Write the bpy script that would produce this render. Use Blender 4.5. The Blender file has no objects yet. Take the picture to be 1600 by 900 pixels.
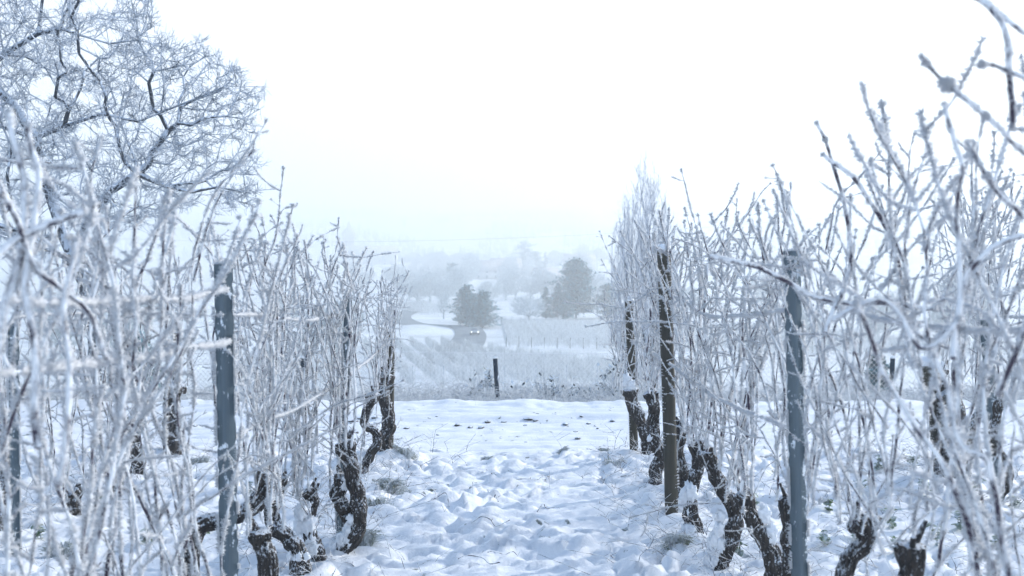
import bpy, math
import numpy as np
from mathutils import Vector, Matrix, Euler
R = math.radians
SC = bpy.context.scene
COL = SC.collection
rng = np.random.default_rng(7)

# ------------------------------------------------------------------ camera, world, sun, exposure
F = 1778.0                      # focal length in pixels of the 1600 wide photograph
CAMZ = 1.75
PITCH = math.atan(50 / F)
cd = bpy.data.cameras.new('camera'); cam = bpy.data.objects.new('camera', cd); COL.objects.link(cam)
cd.sensor_width = 36; cd.lens = 40.0; cd.clip_start = 0.05; cd.clip_end = 9000
cam.location = (0, 0, CAMZ); cam.rotation_euler = (math.pi / 2 - PITCH, 0, 0)
cd.dof.use_dof = True; cd.dof.focus_distance = 8.5; cd.dof.aperture_fstop = 4.5
SC.camera = cam

SUN_EL, SUN_AZ = 25.0, 58.0     # azimuth to the right of the view direction
w = bpy.data.worlds.new('World'); SC.world = w; w.use_nodes = True
nt = w.node_tree; nt.nodes.clear()
out = nt.nodes.new('ShaderNodeOutputWorld')
sky = nt.nodes.new('ShaderNodeTexSky'); sky.sky_type = 'NISHITA'; sky.sun_disc = False
sky.sun_elevation = R(SUN_EL); sky.sun_rotation = R(SUN_AZ); sky.dust_density = 3.0; sky.ozone_density = 2.0
bg1 = nt.nodes.new('ShaderNodeBackground'); bg1.inputs[1].default_value = 0.06
nt.links.new(sky.outputs[0], bg1.inputs[0])
tc = nt.nodes.new('ShaderNodeTexCoord'); sp = nt.nodes.new('ShaderNodeSeparateXYZ')
nt.links.new(tc.outputs['Generated'], sp.inputs[0])
ramp = nt.nodes.new('ShaderNodeValToRGB'); e = ramp.color_ramp.elements
e[0].position = 0.0; e[0].color = (0.97, 0.97, 0.975, 1)
e[1].position = 1.0; e[1].color = (0.08, 0.17, 0.36, 1)
a = e.new(0.22); a.color = (0.92, 0.935, 0.96, 1)
a = e.new(0.45); a.color = (0.12, 0.30, 0.55, 1)
nt.links.new(sp.outputs[2], ramp.inputs[0])
bg2 = nt.nodes.new('ShaderNodeBackground'); bg2.inputs[1].default_value = 0.86
nt.links.new(ramp.outputs[0], bg2.inputs[0])
ad = nt.nodes.new('ShaderNodeAddShader'); nt.links.new(bg1.outputs[0], ad.inputs[0]); nt.links.new(bg2.outputs[0], ad.inputs[1])
nt.links.new(ad.outputs[0], out.inputs[0])

sd = bpy.data.lights.new('sun', 'SUN'); sd.energy = 3.6; sd.angle = R(1.0); sd.color = (1.0, 0.97, 0.93)
so = bpy.data.objects.new('sun', sd); COL.objects.link(so)
sv = Vector((math.sin(R(SUN_AZ)) * math.cos(R(SUN_EL)), math.cos(R(SUN_AZ)) * math.cos(R(SUN_EL)), math.sin(R(SUN_EL))))
so.rotation_euler = sv.to_track_quat('Z', 'Y').to_euler()
vs = SC.view_settings; vs.view_transform = 'Standard'; vs.look = 'None'; vs.gamma = 1.0; vs.use_curve_mapping = False
vs.exposure = 0.38
cy = SC.cycles
cy.max_bounces = 6; cy.diffuse_bounces = 3; cy.glossy_bounces = 2; cy.transmission_bounces = 3; cy.volume_bounces = 2
cy.transparent_max_bounces = 6; cy.use_denoising = True
cy.sample_clamp_indirect = 6.0

def at(px, py, Y):
    """world point at world depth Y seen at pixel (px, py) of the 1600x900 photograph"""
    u, v = (px - 800) / F, (450 - py) / F
    c, s = math.cos(PITCH), math.sin(PITCH)
    d = np.array([u, c + v * s, -s + v * c])
    t = Y / d[1]
    return np.array([d[0] * t, Y, CAMZ + d[2] * t])

# ------------------------------------------------------------------ noise
_pr = np.random.default_rng(11)
PERM = np.concatenate([_pr.permutation(256)] * 3)
GR = _pr.normal(size=(256, 3)); GR /= np.linalg.norm(GR, axis=1)[:, None]
def perlin(x, y, z=0.0):
    x, y, z = np.broadcast_arrays(np.asarray(x, float), np.asarray(y, float), np.asarray(z, float))
    xi, yi, zi = np.floor(x).astype(int), np.floor(y).astype(int), np.floor(z).astype(int)
    xf, yf, zf = x - xi, y - yi, z - zi
    fade = lambda t: t * t * t * (t * (t * 6 - 15) + 10)
    u, v, ww = fade(xf), fade(yf), fade(zf)
    r = 0
    for dx in (0, 1):
        for dy in (0, 1):
            for dz in (0, 1):
                h = PERM[PERM[PERM[(xi + dx) & 255] + ((yi + dy) & 255)] + ((zi + dz) & 255)]
                g = GR[h]
                dot = g[..., 0] * (xf - dx) + g[..., 1] * (yf - dy) + g[..., 2] * (zf - dz)
                r = r + dot * (u if dx else 1 - u) * (v if dy else 1 - v) * (ww if dz else 1 - ww)
    return r

def smooth(a, b, x):
    t = np.clip((np.asarray(x, float) - a) / (b - a), 0, 1); return t * t * (3 - 2 * t)

# ------------------------------------------------------------------ ground height
PY = np.array([-80, 0, 13.8, 14.5, 17, 20, 30, 40, 60, 110, 150, 190, 228, 262, 300, 360, 450, 600, 800, 1100, 1500, 2200, 2700], float)
PZ = np.array([0.6, 0, 0, -.12, -.76, -1.2, -3.0, -4.5, -6.9, -10.3, -12.0, -13.2, -14.3, -14.4, -14.6, -15.4, -14.7, -11.7, -7.2, 8., 32, 82, 96], float)
def ground_h(x, y, fine=True):
    x = np.asarray(x, float); y = np.asarray(y, float)
    z = np.interp(y, PY, PZ)
    far = smooth(60, 400, y)
    z = z + far * (perlin(x / 60., y / 60., 3.3) * 1.2) + smooth(280, 600, y) * perlin(x / 90., y / 90., 3.3) * 4.0
    z = z + smooth(500, 1200, y) * (perlin(x / 420., y / 420., 9.1) * 22 - 0.00000 * x)
    z = z + smooth(100, 700, np.abs(x)) * smooth(150, 800, y) * 10
    z = z + 1.5 * np.exp(-((x + 20.5) / 6.5) ** 2 - ((y - 248) / 6.) ** 2)
    if fine:
        near = 1 - smooth(14, 16, y)
        trk = smooth(10.1, 10.6, y) * (1 - smooth(14.6, 15.4, y))        # the flat cart track
        al = near * (1 - trk)
        wx, wy = x + perlin(x * 1.7, y * 1.7, 5) * .25, y + perlin(x * 1.7, y * 1.7, 8) * .25
        b = np.abs(perlin(wx * 1.5, wy * 1.9, 1.5)) * .055 + (.6 + 1.2 * smooth(-.3, .4, perlin(x * .9, y * .9, 31.))) * (np.abs(perlin(wx * 5.0, wy * 6.6, 2.5)) * .085 + np.abs(perlin(wx * 11, wy * 14, 4.5)) * .056 + perlin(x * 21, y * 25, 4.5) * .020 + perlin(x * 36, y * 38, 4.5) * .006) + .03 * np.abs(perlin(wx * 2.3, wy * 2.6, 41.))
        holes = smooth(.30, .52, perlin(wx * 2.6, wy * 2.6, 17.2)) * .06 + smooth(.24, .36, perlin(wx * 6.5, wy * 7, 27.2)) * .06
        row = np.exp(-((np.abs(np.abs(x) - 1.07)) / .28) ** 2) + np.exp(-((np.abs(np.abs(x) - 3.2)) / .3) ** 2)
        z = z + al * (b - .045 - holes + row * .05 + perlin(x * .6, y * .6, 6.) * .05)
        z = z + trk * (-.05 + perlin(x * .9, y * 6.0, 7.) * .042 + perlin(x * 4.5, y * 11, 2.) * .024 + perlin(x * 12, y * 22, 2.) * .009)
        rid = np.exp(-((y - 13.6 - perlin(x * .5, 3.) * .3) / .35) ** 2) * (.02 + np.abs(perlin(x * 1.1, y * 1.5, 12.)) * .11 + np.abs(perlin(x * 3.3, y * 3.5, 15.)) * .04 + perlin(x * 9, y * 9, 2.) * .012)
        rid2 = np.exp(-((y - 12.55 - perlin(x * .3, 8.) * .25) / .16) ** 2) * .05
        z = z + rid + rid2 * near
    return z

# ------------------------------------------------------------------ materials
def newmat(name):
    m = bpy.data.materials.new(name); m.use_nodes = True
    n = m.node_tree; n.nodes.clear(); o = n.nodes.new('ShaderNodeOutputMaterial')
    return m, n, o
def N(n, t, **kw):
    x = n.nodes.new(t)
    for k, v in kw.items():
        if k in x.inputs: x.inputs[k].default_value = v
        else: setattr(x, k, v)
    return x
def L(n, a, b): n.links.new(a, b)
def c4(c): return (c[0], c[1], c[2], 1)

def pmat(name, col, col2=None, scale=10, rough=.7, bump=0.0, bscale=None, metal=0.0, coords='Object', stretch=(1, 1, 1), detail=5, lo=.35, hi=.65):
    m, n, o = newmat(name)
    b = N(n, 'ShaderNodeBsdfPrincipled'); b.inputs['Roughness'].default_value = rough; b.inputs['Metallic'].default_value = metal
    b.inputs['Base Color'].default_value = c4(col)
    tcn = N(n, 'ShaderNodeTexCoord'); mp = N(n, 'ShaderNodeMapping'); mp.inputs['Scale'].default_value = stretch
    L(n, tcn.outputs[coords], mp.inputs[0])
    if col2 is not None:
        ns = N(n, 'ShaderNodeTexNoise', Scale=scale, Detail=detail); L(n, mp.outputs[0], ns.inputs['Vector'])
        r = N(n, 'ShaderNodeValToRGB'); r.color_ramp.elements[0].position = lo; r.color_ramp.elements[1].position = hi
        r.color_ramp.elements[0].color = c4(col); r.color_ramp.elements[1].color = c4(col2)
        L(n, ns.outputs['Fac'], r.inputs[0]); L(n, r.outputs[0], b.inputs['Base Color'])
    if bump:
        nb = N(n, 'ShaderNodeTexNoise', Scale=bscale or scale * 2, Detail=6); L(n, mp.outputs[0], nb.inputs['Vector'])
        bp = N(n, 'ShaderNodeBump', Strength=bump, Distance=.01); L(n, nb.outputs['Fac'], bp.inputs['Height']); L(n, bp.outputs[0], b.inputs['Normal'])
    L(n, b.outputs[0], o.inputs[0])
    return m

def frosted(name, bark, frost=(.80, .86, .93), cover=.5, scale=30, up=.25, rough=.7, stretch=(1, 1, .35), bump=.4, trans=0.0, edge=.06, bark2=None, bumpdist=.01):
    """bark or wood with hoar frost and snow lying on it: frost in patches, more on upward faces"""
    m, n, o = newmat(name)
    tcn = N(n, 'ShaderNodeTexCoord'); mp = N(n, 'ShaderNodeMapping'); mp.inputs['Scale'].default_value = stretch
    L(n, tcn.outputs['Object'], mp.inputs[0])
    oi = N(n, 'ShaderNodeObjectInfo'); vm = N(n, 'ShaderNodeVectorMath', operation='ADD')
    L(n, mp.outputs[0], vm.inputs[0]); L(n, oi.outputs['Random'], vm.inputs[1])
    ns = N(n, 'ShaderNodeTexNoise', Scale=scale, Detail=6, Roughness=.65); L(n, vm.outputs[0], ns.inputs['Vector'])
    g = N(n, 'ShaderNodeNewGeometry'); s = N(n, 'ShaderNodeSeparateXYZ'); L(n, g.outputs['Normal'], s.inputs[0])
    mu = N(n, 'ShaderNodeMath', operation='MULTIPLY'); mu.inputs[1].default_value = up; L(n, s.outputs[2], mu.inputs[0])
    ad = N(n, 'ShaderNodeMath', operation='ADD'); L(n, ns.outputs['Fac'], ad.inputs[0]); L(n, mu.outputs[0], ad.inputs[1])
    mr = N(n, 'ShaderNodeMapRange'); mr.inputs['From Min'].default_value = (1 - cover) - edge; mr.inputs['From Max'].default_value = (1 - cover) + edge
    L(n, ad.outputs[0], mr.inputs['Value'])
    mx = N(n, 'ShaderNodeMix', data_type='RGBA'); L(n, mr.outputs[0], mx.inputs[0])
    mx.inputs[6].default_value = c4(bark); mx.inputs[7].default_value = c4(frost)
    if bark2 is not None:
        n2 = N(n, 'ShaderNodeTexNoise', Scale=scale * .4, Detail=8); mp2 = N(n, 'ShaderNodeMapping'); mp2.inputs['Scale'].default_value = (2.5, 2.5, .12)
        L(n, tcn.outputs['Object'], mp2.inputs[0]); L(n, mp2.outputs[0], n2.inputs['Vector'])
        m2 = N(n, 'ShaderNodeMix', data_type='RGBA'); r2 = N(n, 'ShaderNodeMapRange'); r2.inputs['From Min'].default_value = .35; r2.inputs['From Max'].default_value = .65
        L(n, n2.outputs['Fac'], r2.inputs['Value']); L(n, r2.outputs[0], m2.inputs[0])
        m2.inputs[6].default_value = c4(bark); m2.inputs[7].default_value = c4(bark2); L(n, m2.outputs[2], mx.inputs[6])
    b = N(n, 'ShaderNodeBsdfPrincipled'); b.inputs['Roughness'].default_value = rough; L(n, mx.outputs[2], b.inputs['Base Color'])
    if bump:
        bp = N(n, 'ShaderNodeBump', Strength=bump, Distance=bumpdist); L(n, ns.outputs['Fac'], bp.inputs['Height']); L(n, bp.outputs[0], b.inputs['Normal'])
    res = b.outputs[0]
    if trans:
        t = N(n, 'ShaderNodeBsdfTranslucent'); L(n, mx.outputs[2], t.inputs[0]); ms = N(n, 'ShaderNodeMixShader'); ms.inputs[0].default_value = trans
        L(n, b.outputs[0], ms.inputs[1]); L(n, t.outputs[0], ms.inputs[2]); res = ms.outputs[0]
    L(n, res, o.inputs[0])
    return m

def crystal(name, col, trans=.35, col2=None):
    m, n, o = newmat(name)
    b = N(n, 'ShaderNodeBsdfPrincipled'); b.inputs['Roughness'].default_value = .55; b.inputs['Base Color'].default_value = c4(col)
    t = N(n, 'ShaderNodeBsdfTranslucent'); t.inputs[0].default_value = c4(col)
    if col2 is not None:
        tcn = N(n, 'ShaderNodeTexCoord'); ns = N(n, 'ShaderNodeTexNoise', Scale=14.0, Detail=3); L(n, tcn.outputs['Object'], ns.inputs['Vector'])
        r = N(n, 'ShaderNodeValToRGB'); r.color_ramp.elements[0].position = .4; r.color_ramp.elements[1].position = .6
        r.color_ramp.elements[0].color = c4(col); r.color_ramp.elements[1].color = c4(col2); L(n, ns.outputs['Fac'], r.inputs[0])
        L(n, r.outputs[0], b.inputs['Base Color']); L(n, r.outputs[0], t.inputs[0])
    ms = N(n, 'ShaderNodeMixShader'); ms.inputs[0].default_value = trans
    L(n, b.outputs[0], ms.inputs[1]); L(n, t.outputs[0], ms.inputs[2]); L(n, ms.outputs[0], o.inputs[0])
    return m

M_FROST = crystal('hoar frost', (.91, .935, .965), .45)
M_CANE = frosted('frosted cane bark', (.050, .038, .062), (.90, .93, .96), cover=.53, scale=22, up=.12, stretch=(1, 1, .5), bump=.6, trans=.1)
M_TRUNK = frosted('vine trunk bark', (.014, .015, .018), (.78, .84, .92), cover=.375, scale=95, up=.22, stretch=(1, 1, .6), bump=1.0, edge=.06, bark2=(.065, .056, .050), bumpdist=.02)
M_WOODPOST = frosted('weathered stake wood', (.030, .031, .026), (.74, .80, .88), cover=.30, scale=12, up=.3, stretch=(1, 1, .35), bump=.6, edge=.04, bark2=(.062, .058, .044))
M_STEEL = frosted('galvanised steel', (.085, .125, .155), (.76, .83, .9), cover=.39, scale=22, up=.3, rough=.5, stretch=(1, 1, .6), bump=.2, edge=.02, bark2=(.12, .165, .195))
M_BRANCH = frosted('tree bark', (.04, .05, .065), (.70, .78, .88), cover=.45, scale=16, up=.28, bump=.8)
M_TWIG = frosted('frosted twig', (.12, .15, .19), (.68, .76, .86), cover=.56, scale=5, up=.12, bump=0, trans=.15, edge=.15)
M_SNOWCAP = pmat('lying snow', (.84, .88, .93), (.80, .85, .91), 20, .6, .5, 60)
M_CONIFER = frosted('frosted needles', (.002, .065, .085), (.20, .46, .54), cover=.37, scale=1.4, up=.14, bump=0, edge=.14)
M_PALETREE = frosted('pale frosted twigs', (.09, .14, .16), (.74, .82, .86), cover=.58, scale=2.0, up=.1, bump=0, edge=.2)
M_WEED = crystal('frosted weed stalks', (.92, .94, .95), .5, (.66, .71, .76))
M_DARKLEAF = frosted('frosted dark leaves', (.020, .055, .070), (.66, .75, .84), cover=.43, scale=22, up=.15, bump=0)
M_GREENLEAF = frosted('rimed green leaves', (.09, .16, .06), (.70, .78, .80), cover=.40, scale=40, up=.1, bump=0, trans=.2, edge=.1)
M_GRASS = frosted('rimed grass', (.17, .20, .12), (.76, .82, .86), cover=.56, scale=24, up=.1, bump=0, trans=.2, edge=.1)
M_CLOD = frosted('frozen earth', (.06, .055, .05), (.8, .85, .9), cover=.36, scale=20, up=.25)
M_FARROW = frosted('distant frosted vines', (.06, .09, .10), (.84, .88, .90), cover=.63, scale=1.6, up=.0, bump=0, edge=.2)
M_ASPHALT = pmat('road asphalt', (.09, .12, .145), (.20, .24, .27), .35, .95, .2)
M_WALL = pmat('pale plaster', (.66, .67, .67), (.60, .60, .60), 1.5, .8)
M_ROOF = pmat('snowy tiled roof', (.30, .25, .24), (.62, .64, .66), 2.0, .8)
M_WINDOW = pmat('dark window glass', (.12, .15, .17), None, rough=.15)
M_STONE = pmat('church stone', (.36, .34, .31), (.28, .27, .25), 2, .8)
M_PYLON = pmat('pylon steel', (.22, .23, .24), (.30, .31, .32), 3, .5, metal=.6)

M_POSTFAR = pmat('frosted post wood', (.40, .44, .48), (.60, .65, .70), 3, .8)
M_DARKPOST = frosted('dark fence post', (.018, .035, .055), (.70, .78, .88), cover=.36, scale=16, up=.2, edge=.04)
def snow_material():
    m, n, o = newmat('snow cover')
    b = N(n, 'ShaderNodeBsdfPrincipled'); b.inputs['Roughness'].default_value = .65
    g = N(n, 'ShaderNodeNewGeometry')
    sp = N(n, 'ShaderNodeSeparateXYZ'); L(n, g.outputs['Position'], sp.inputs[0])
    # clean snow near, snow thinly lying on grass stubble in the far fields
    n1 = N(n, 'ShaderNodeTexNoise', Scale=.06, Detail=8, Roughness=.7); L(n, g.outputs['Position'], n1.inputs['Vector'])
    r1 = N(n, 'ShaderNodeValToRGB'); r1.color_ramp.elements[0].position = .38; r1.color_ramp.elements[1].position = .62
    r1.color_ramp.elements[0].color = (.80, .84, .88, 1); r1.color_ramp.elements[1].color = (.50, .54, .55, 1)
    L(n, n1.outputs['Fac'], r1.inputs[0])
    mr = N(n, 'ShaderNodeMapRange'); mr.inputs['From Min'].default_value = 30; mr.inputs['From Max'].default_value = 120; L(n, sp.outputs[1], mr.inputs['Value'])
    mx = N(n, 'ShaderNodeMix', data_type='RGBA'); mx.inputs[6].default_value = (.86, .89, .93, 1); L(n, mr.outputs[0], mx.inputs[0]); L(n, r1.outputs[0], mx.inputs[7])
    # bits of soil and litter showing through
    n2 = N(n, 'ShaderNodeTexNoise', Scale=9.0, Detail=5, Roughness=.6); L(n, g.outputs['Position'], n2.inputs['Vector'])
    n3 = N(n, 'ShaderNodeTexNoise', Scale=1.1, Detail=3); L(n, g.outputs['Position'], n3.inputs['Vector'])
    ma = N(n, 'ShaderNodeMath', operation='MULTIPLY_ADD'); ma.inputs[1].default_value = .35; L(n, n3.outputs['Fac'], ma.inputs[0]); L(n, n2.outputs['Fac'], ma.inputs[2])
    r2 = N(n, 'ShaderNodeMapRange'); r2.inputs['From Min'].default_value = .835; r2.inputs['From Max'].default_value = .885; L(n, ma.outputs[0], r2.inputs['Value'])
    m2 = N(n, 'ShaderNodeMix', data_type='RGBA'); L(n, r2.outputs[0], m2.inputs[0]); L(n, mx.outputs[2], m2.inputs[6]); m2.inputs[7].default_value = (.16, .19, .18, 1)
    L(n, m2.outputs[2], b.inputs['Base Color'])
    n4 = N(n, 'ShaderNodeTexNoise', Scale=45, Detail=8, Roughness=.7); L(n, g.outputs['Position'], n4.inputs['Vector'])
    bp = N(n, 'ShaderNodeBump', Strength=.45, Distance=.02); L(n, n4.outputs['Fac'], bp.inputs['Height'])
    n5 = N(n, 'ShaderNodeTexNoise', Scale=220, Detail=3); L(n, g.outputs['Position'], n5.inputs['Vector'])
    bp2 = N(n, 'ShaderNodeBump', Strength=.3, Distance=.004); L(n, n5.outputs['Fac'], bp2.inputs['Height']); L(n, bp.outputs[0], bp2.inputs['Normal'])
    L(n, bp2.outputs[0], b.inputs['Normal'])
    L(n, b.outputs[0], o.inputs[0])
    return m
M_SNOW = snow_material()

# ------------------------------------------------------------------ mesh building
class MB:
    def __init__(s): s.v = []; s.f = []; s.m = []; s.n = 0
    def add(s, V, Fc, mat=0):
        V = np.asarray(V, float).reshape(-1, 3); Fc = np.asarray(Fc, int)
        s.v.append(V); s.f.append(Fc + s.n); s.m.append(np.full(len(Fc), mat)); s.n += len(V)
    def mesh(s, name, mats, shade=False):
        V = np.concatenate(s.v)
        loops = np.concatenate([f.ravel() for f in s.f]); sizes = np.concatenate([np.full(len(f), f.shape[1]) for f in s.f])
        me = bpy.data.meshes.new(name); me.vertices.add(len(V)); me.vertices.foreach_set('co', V.ravel())
        me.loops.add(len(loops)); me.loops.foreach_set('vertex_index', loops)
        me.polygons.add(len(sizes)); st = np.concatenate([[0], np.cumsum(sizes)[:-1]])
        me.polygons.foreach_set('loop_start', st)
        me.polygons.foreach_set('material_index', np.concatenate(s.m))
        if shade: me.polygons.foreach_set('use_smooth', np.ones(len(sizes), bool))
        for mm in mats: me.materials.append(mm)
        me.update(calc_edges=True); me.validate()
        return me
    def obj(s, name, mats, parent=None, shade=False, loc=None):
        if not isinstance(mats, (list, tuple)): mats = [mats]
        o = bpy.data.objects.new(name, s.mesh(name, mats, shade)); COL.objects.link(o)
        if parent is not None: o.parent = parent
        if loc is not None: o.location = loc
        return o

def frames(D):
    D = D / np.maximum(np.linalg.norm(D, axis=-1, keepdims=True), 1e-9)
    ref = np.where(np.abs(D[..., 2:3]) > .9, np.array([1., 0, 0]), np.array([0, 0, 1.]))
    U = np.cross(D, ref); U /= np.maximum(np.linalg.norm(U, axis=-1, keepdims=True), 1e-9)
    return D, U, np.cross(D, U)

def prisms(mb, P0, P1, r0, r1, k=3, mat=0):
    """one k-sided tapered prism per segment, vectorised"""
    P0 = np.asarray(P0, float); P1 = np.asarray(P1, float); n = len(P0)
    if n == 0: return
    r0 = np.broadcast_to(r0, n)[:, None, None]; r1 = np.broadcast_to(r1, n)[:, None, None]
    D, U, W = frames(P1 - P0)
    a = np.arange(k) * 2 * math.pi / k
    ring = U[:, None] * np.cos(a)[None, :, None] + W[:, None] * np.sin(a)[None, :, None]
    V = np.concatenate([P0[:, None] + ring * r0, P1[:, None] + ring * r1], 1)
    i = np.arange(k); j = (i + 1) % k
    q = np.stack([i, j, j + k, i + k], 1)
    Fc = (np.arange(n) * 2 * k)[:, None, None] + q[None]
    mb.add(V, Fc.reshape(-1, 4), mat)

def spikes(mb, P, D, L_, r, mat=0):
    """thin three-sided crystals at P pointing along D"""
    n = len(P)
    if n == 0: return
    D, U, W = frames(D); L_ = np.broadcast_to(L_, n)[:, None]; r = np.broadcast_to(r, n)[:, None]
    V = np.stack([P + U * r, P - U * r * .5 + W * r * .87, P - U * r * .5 - W * r * .87, P + D * L_], 1)
    q = np.array([[0, 1, 3], [1, 2, 3], [2, 0, 3]])
    mb.add(V, ((np.arange(n) * 4)[:, None, None] + q[None]).reshape(-1, 3), mat)

def tube(mb, pts, rad, k=8, mat=0, rough=0.0, rs=40, caps=True, ridge=0.0):
    P = np.asarray(pts, float); n = len(P); rad = np.broadcast_to(rad, n)
    T = np.gradient(P, axis=0); T /= np.linalg.norm(T, axis=1)[:, None]
    U = np.zeros_like(P); u = np.cross(T[0], [0.3, 1, .2]); u /= np.linalg.norm(u)
    for i in range(n):
        u = u - T[i] * (u @ T[i]); u /= np.linalg.norm(u); U[i] = u
    W = np.cross(T, U)
    a = np.arange(k) * 2 * math.pi / k
    ring = U[:, None] * np.cos(a)[None, :, None] + W[:, None] * np.sin(a)[None, :, None]
    rr = np.repeat(rad[:, None], k, 1)
    V = P[:, None] + ring * rr[..., None]
    if rough:
        nz = perlin(V[..., 0] * rs, V[..., 1] * rs, V[..., 2] * rs * .55 + 3.3) + .5 * perlin(V[..., 0] * rs * 2.3, V[..., 1] * rs * 2.3, V[..., 2] * rs * 1.5)
        if ridge:
            nz = nz + ridge * np.abs(np.sin(a * 4.5 + 7 * perlin(P[:, 0] * 6, P[:, 1] * 6, P[:, 2] * 6)[:, None]))
        rr = rr * (1 + rough * nz); V = P[:, None] + ring * rr[..., None]
    i = np.arange(n - 1)[:, None]; j = np.arange(k)[None]; j2 = (j + 1) % k
    Fc = np.stack([i * k + j, i * k + j2, (i + 1) * k + j2, (i + 1) * k + j], -1).reshape(-1, 4)
    mb.add(V.reshape(-1, 3), Fc, mat)
    if caps:
        for row, sgn in ((0, -1), (n - 1, 1)):
            c = P[row] + T[row] * sgn * rad[row] * .4
            vv = np.concatenate([V[row], c[None]]); jj = np.arange(k)
            f = np.stack([jj, (jj + 1) % k, np.full(k, k)], 1)
            if sgn < 0: f = f[:, ::-1]
            mb.add(vv, f, mat)

def resample(pts, step):
    P = np.asarray(pts, float)
    # Catmull-Rom
    if len(P) > 2:
        Q = np.vstack([2 * P[0] - P[1], P, 2 * P[-1] - P[-2]]); o = []
        for i in range(1, len(Q) - 2):
            for t in np.linspace(0, 1, 9)[:-1]:
                p0, p1, p2, p3 = Q[i - 1], Q[i], Q[i + 1], Q[i + 2]
                o.append(.5 * (2 * p1 + (p2 - p0) * t + (2 * p0 - 5 * p1 + 4 * p2 - p3) * t * t + (3 * p1 - p0 - 3 * p2 + p3) * t ** 3))
        o.append(Q[-2]); P = np.array(o)
    s = np.concatenate([[0], np.cumsum(np.linalg.norm(np.diff(P, axis=0), axis=1))])
    n = max(2, int(s[-1] / step) + 1); t = np.linspace(0, s[-1], n)
    return np.stack([np.interp(t, s, P[:, k]) for k in range(3)], 1)

def blob(mb, c, r, sx=(1, 1, 1), mat=0, nseg=14, amp=.25, fs=2.0, seed=0.):
    th = np.linspace(0, math.pi, nseg)[:, None]; ph = np.linspace(0, 2 * math.pi, nseg * 2, endpoint=False)[None]
    d = np.stack([np.sin(th) * np.cos(ph), np.sin(th) * np.sin(ph), np.cos(th) * np.ones_like(ph)], -1)
    rr = r * (1 + amp * perlin(d[..., 0] * fs + seed, d[..., 1] * fs, d[..., 2] * fs + seed * 2) * 2 + amp * .5 * perlin(d[..., 0] * fs * 3, d[..., 1] * fs * 3, d[..., 2] * fs * 3 + seed))
    V = np.asarray(c) + d * rr[..., None] * np.asarray(sx)
    a, b = V.shape[:2]; i = np.arange(a - 1)[:, None]; j = np.arange(b)[None]; j2 = (j + 1) % b
    mb.add(V.reshape(-1, 3), np.stack([i * b + j, (i + 1) * b + j, (i + 1) * b + j2, i * b + j2], -1).reshape(-1, 4), mat)

def boxm(mb, c, s, mat=0, rot=0.0):
    x, y, z = np.array(s) / 2.
    V = np.array([[-x, -y, -z], [x, -y, -z], [x, y, -z], [-x, y, -z], [-x, -y, z], [x, -y, z], [x, y, z], [-x, y, z]])
    cr, sr = math.cos(rot), math.sin(rot); V = V @ np.array([[cr, sr, 0], [-sr, cr, 0], [0, 0, 1]]) + np.asarray(c)
    mb.add(V, [[0, 3, 2, 1], [4, 5, 6, 7], [0, 1, 5, 4], [1, 2, 6, 5], [2, 3, 7, 6], [3, 0, 4, 7]], mat)

def tag(o, label=None, cat=None, group=None, kind=None):
    if label: o['label'] = label
    if cat: o['category'] = cat
    if group: o['group'] = group
    if kind: o['kind'] = kind
    return o
def empty(name, loc=(0, 0, 0)):
    o = bpy.data.objects.new(name, None); COL.objects.link(o); o.location = Vector([float(v) for v in loc]); return o
def child_obj(name, me, parent, mat4=None):
    o = bpy.data.objects.new(name, me); COL.objects.link(o); o.parent = parent
    if mat4 is not None: o.matrix_local = mat4
    return o
def copy_tree(o, parent=None):
    c = o.copy(); COL.objects.link(c); c.parent = parent
    for ch in list(KIDS.get(o.name, [])):
        copy_tree_child(ch, c)
    return c
def copy_tree_child(o, parent):
    c = o.copy(); COL.objects.link(c); c.parent = parent
    for ch in list(o.children): copy_tree_child(ch, c)
KIDS = {}

# ------------------------------------------------------------------ ground sheet
def spaced(lo, hi, step, end, g):
    a = list(np.arange(lo, hi, step)); s = step; x = hi
    while x < end: a.append(x); s *= g; x += s
    a.append(end); return a
xs = np.array(spaced(0, 5.6, .034, 1600, 1.06)); xs = np.concatenate([-xs[:0:-1], xs])
ys = np.array([-80, -50, -30, -18, -10, -6, -4, -2.5, -1.2] + list(np.arange(-.2, 1.8, .2)) + spaced(1.8, 15.6, .036, 2700, 1.028))
X, Yg = np.meshgrid(xs, ys)
Z = ground_h(X, Yg)
mb = MB(); nx = len(xs); ny = len(ys)
i = np.arange(ny - 1)[:, None]; j = np.arange(nx - 1)[None]
mb.add(np.stack([X, Yg, Z], -1).reshape(-1, 3), np.stack([i * nx + j, i * nx + j + 1, (i + 1) * nx + j + 1, (i + 1) * nx + j], -1).reshape(-1, 4))
tag(mb.obj('snowy_ground', M_SNOW, shade=True), kind='structure')

# ------------------------------------------------------------------ country road
def strip(name, cl, width, mat, dz, kind='structure', thick=0):
    P = resample([[p[0], p[1], 0] for p in cl], 2.0)
    T = np.gradient(P, axis=0); T /= np.linalg.norm(T, axis=1)[:, None]; S = np.stack([T[:, 1], -T[:, 0], 0 * T[:, 0]], 1)
    m = MB(); k = 7; o = []
    for t in np.linspace(-.5, .5, k):
        q = P + S * width * t; q[:, 2] = ground_h(q[:, 0], q[:, 1]); o.append(q)
    o = np.stack(o, 1); o[..., 2] = o[..., 2].max(1)[:, None] + dz
    n = len(P); i = np.arange(n - 1)[:, None]; j = np.arange(k - 1)[None]
    m.add(o.reshape(-1, 3), np.stack([i * k + j, i * k + j + 1, (i + 1) * k + j + 1, (i + 1) * k + j], -1).reshape(-1, 4))
    ob = m.obj(name, mat, shade=True); ob['kind'] = kind; return ob, o
def far(px, Y): return ((px - 800) / F * Y, Y)
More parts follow.
